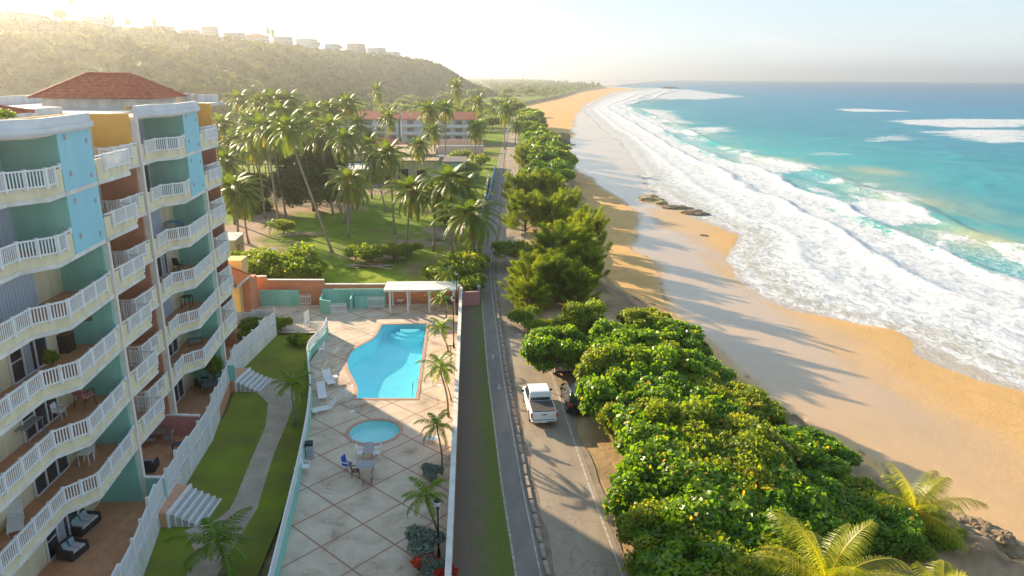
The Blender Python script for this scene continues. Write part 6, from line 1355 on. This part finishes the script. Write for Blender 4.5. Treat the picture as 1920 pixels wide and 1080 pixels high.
for i,(px,py,rz) in enumerate(((283,835,90),(318,832,-90),(283,815,90),(315,812,-90))): x,y=at(px,py,G0); fur('c',x,y,G0,R(rz),['near left','near right','far left','far right'][i]+' dining chair at the long brown patio table',m=M('taupe_frame',(.34,.30,.30),(.25,.22,.22),5,.6),group='dining chairs on the terracotta patio')
x,y=at(356,803,G0); fur('c',x,y,G0,R(20),'green backed garden chair before the pink divider wall',m=M('green_frame',(.10,.20,.16),(.06,.12,.1),4,.7))
x,y=at(272,880,G0); sofa(x-.2,y,G0,R(185),'grey wicker sofa with green pillows inside the near terracotta patio',cs=M('grey_cushion',(.35,.35,.36),(.28,.28,.3),4,.9),L_=1.6)
x,y=at(338,850,G0); fur('t',x,y,G0,R(20),'low dark coffee table on the terracotta patio',sx=.9,sy=.6,top=M('dark_table',(.09,.09,.10),(.06,.06,.07),4,.6))
x,y=at(395,735,G0); fur('t',x,y,G0,R(0),'round glass topped table on the third patio',sx=1.2,sy=1.2,top=M('slate_top',(.16,.18,.22),(.1,.11,.14),6,.3),rnd=True)
for i,(px,py,rz) in enumerate(((375,733,80),(408,745,-120),(385,716,20))): x,y=at(px,py,G0); fur('c',x,y,G0,R(rz),['left','right','rear'][i]+' dark metal chair at the round glass table',m=iron,group='metal chairs at the round table')
x,y=at(404,722,G0); o_=copy_tree(bush[1]); o_.location=(x,y,G0+.5); o_.scale=(.35,.35,.8); tag(o_,'potted bush behind the round glass table','plant')
x,y=at(372,697,G0); e_=empty('air_conditioner_unit',(x-.5,y,G0),R(0),'large white air conditioner box on the third patio','air conditioner'); a=MB(); a.bx(-.5,.5,-.3,.3,0,1.1); bev(a.build('casing',whitew,e_),.03); a=MB(); a.cyl(0,0,0,.02,.36,n=20); gq=a.build('fan_grille',blk,e_); gq.rotation_euler=(R(90),0,0); gq.location=(0,-.301,.6)
x,y=at(330,690+55,G0)
for i,(px,py) in enumerate(((446,628),(441,642),(452,618))): x,y=at(px,py,G0); a=MB(); a.cyl(0,0,0,.04,.42-.07*i,n=14); o_=a.build('stepping_stone',M('pale_stone',(.50,.38,.30),(.4,.3,.24),3,.9),label=['largest','nearest','farthest'][i]+' round stepping stone in the corner patio',cat='stepping stone',group='stepping stones'); o_.location=(x,y,G0+.002)
for i,(px,py,s) in enumerate(((468,612,.55),(478,600,.5),(462,625,.4),(490,592,.4))): x,y=at(px,py,G0+.5); o_=copy_tree(bush[(i+1)%3]); o_.location=(x,y,G0-.1); o_.scale=(s,s,s*.9); tag(o_,['hedge plant in the middle of the corner patio bed','hedge plant at the far end of the corner patio bed','low hedge plant at the near end of the corner patio bed','small hedge plant touching the fence corner'][i],'plant','hedge plants in the corner patio')
# balcony things: (module, level, dx from column, dy from column)
def bal(mi,k,dx,dy): cx,cy=mods[mi]; return cx+dx,cy+dy,fl(k)
x,y,z=bal(2,1,-1.6,-1.6); chair('lounge_chair',x,y,z,R(160),'armchair under the red patterned cloth on the second lowest balcony',wood,cush=M('red_pattern_cloth',(.45,.05,.08),(.60,.45,.42),7,.9),s=1.5)
x,y,z=bal(2,1,-2.2,-3.0); chair('balcony_chair',x,y,z,R(90),'white slatted chair beside the red patterned cloth'); x,y,z=bal(2,1,-2.4,-5.4); e_=table('balcony_counter',x,y,z,0,.9,1.5,.95,'grey topped counter on the second lowest balcony',grey)
x,y,z=bal(2,0,-1.8,-1.6); chair('balcony_chair',x,y,z,R(200),'white plastic chair at the teal wall on the lowest balcony'); x,y,z=bal(2,0,-1.6,-2.4); table('balcony_table',x,y,z,0,.6,.6,.7,'small white table on the lowest balcony',wp)
x,y,z=bal(2,0,-2.0,-8.0); lounger(x,y,z,R(30),'white sun lounger on the lowest balcony at the left edge',group='balcony loungers')
x,y,z=bal(2,2,-2.6,-1.2); e_=empty('balcony_cabinet',(x,y,z),0,'dark wooden cabinet at the teal wall of the third balcony','cabinet'); a=MB(); a.bx(-.6,.6,-.35,.35,0,.95); a.build('carcass',M('dark_cabinet',(.07,.05,.04),(.04,.03,.025),3,.6),e_); a=MB(); a.bx(-.63,.63,-.38,.38,.9505,1.0); a.build('top',wood,e_)
x,y,z=bal(2,2,-1.3,-4.4); o_=copy_tree(bush[2]); o_.location=(x,y,z+.4); o_.scale=(.16,.16,.35); tag(o_,'potted plant with lime leaves behind the third balcony railing','plant')
cx,cy=mods[2]; e_=empty('wall_picture',(cx-1.9,cy-.23,fl(2)+1.75),0,'gold and brown framed picture on the teal wall of the third balcony','picture'); a=MB(); a.box(0,0,0,1.25,.05,.8); a.build('frame',M('bronze_frame',(.16,.12,.05)),e_); a=MB(); a.box(0,-.03,0,1.15,.02,.7); a.build('relief',M('gold_relief',(.42,.32,.12),(.16,.13,.06),6,.7),e_)
x,y,z=bal(3,2,-2.0,-1.8); chair('balcony_chair',x,y,z,R(160),'dark chair on the third level balcony of the farther bay',iron); x,y,z=bal(3,3,-1.8,-2.0); table('balcony_table',x,y,z,0,1.1,.8,.75,'bright blue covered table on the farther bay balcony',M('blue_cloth',(.02,.30,.55),(.02,.24,.45),4,.8))
x,y,z=bal(3,0,-1.5,-1.6); e_=empty('glass_stand',(x,y,z),R(20),'pale glass stand at the teal wall of the farther lowest balcony','stand'); a=MB(); a.bx(-.5,.5,-.4,.4,.75,.8); a.bx(-.45,.45,-.35,.35,.3,.34); a.build('shelves',M('pale_glass',(.3,.42,.42),None,3,.2),e_); a=MB(); [a.bx(i*.46-.02,i*.46+.02,j*.36-.02,j*.36+.02,0,.75) for i in (-1,1) for j in (-1,1)]; a.build('legs',iron,e_)
x,y,z=bal(3,1,-1.8,-1.5); table('balcony_table',x,y,z,0,.7,.7,.9,'dark iron table at the teal wall of the farther bay second balcony',iron)
for k in (0,1,2,3):
    cx,cy=mods[2]; 
    if k in (1,2): fur('c',cx-1.6,cy+1.6,fl(k),R(120),['','cream chair on the second recess balcony','dark metal chair on the third recess balcony'][k],m=[0,cushw,iron][k],name='recess_chair')
    if k in (0,3): fur('c',cx-1.4,cy+2.4,fl(k),R(60),['cream folding chair on the lowest recess balcony','','','pale chair on the upper recess balcony'][k],m=cushw,name='recess_chair')
for k in (2,3): o_=copy_tree(bush[1]); o_.location=(mods[2][0]-2.2,mods[2][1]+2.8,fl(k)+.3); o_.scale=(.22,.22,.5); tag(o_,['potted plant on the third recess balcony','potted plant on the upper recess balcony'][k-2],'plant')
# twiggy rooftop plants on the left roof corner
o_=copy_tree(bush[0]); o_.location=(-21.5,34.0,ROOF+.4); o_.scale=(.5,.7,.3); tag(o_,'low planter shrubs on the near roof terrace','plant')
# ---------------- haze ----------------
m=bpy.data.materials.new('haze_air'); m.use_nodes=True; n=m.node_tree; n.nodes.clear(); o=n.nodes.new('ShaderNodeOutputMaterial'); v=n.nodes.new('ShaderNodeVolumePrincipled')
v.inputs['Color'].default_value=(.99,.99,1,1); v.inputs['Density'].default_value=HAZE_D; v.inputs['Anisotropy'].default_value=.80; n.links.new(v.outputs[0],o.inputs['Volume'])
hz=MB(); hz.bx(-6600,6550,-60,6600,-10.2,96); h=hz.build('haze',m,kind='stuff'); tag(h,'thin golden sea haze filling the air','haze')
m.cycles.homogeneous_volume=True
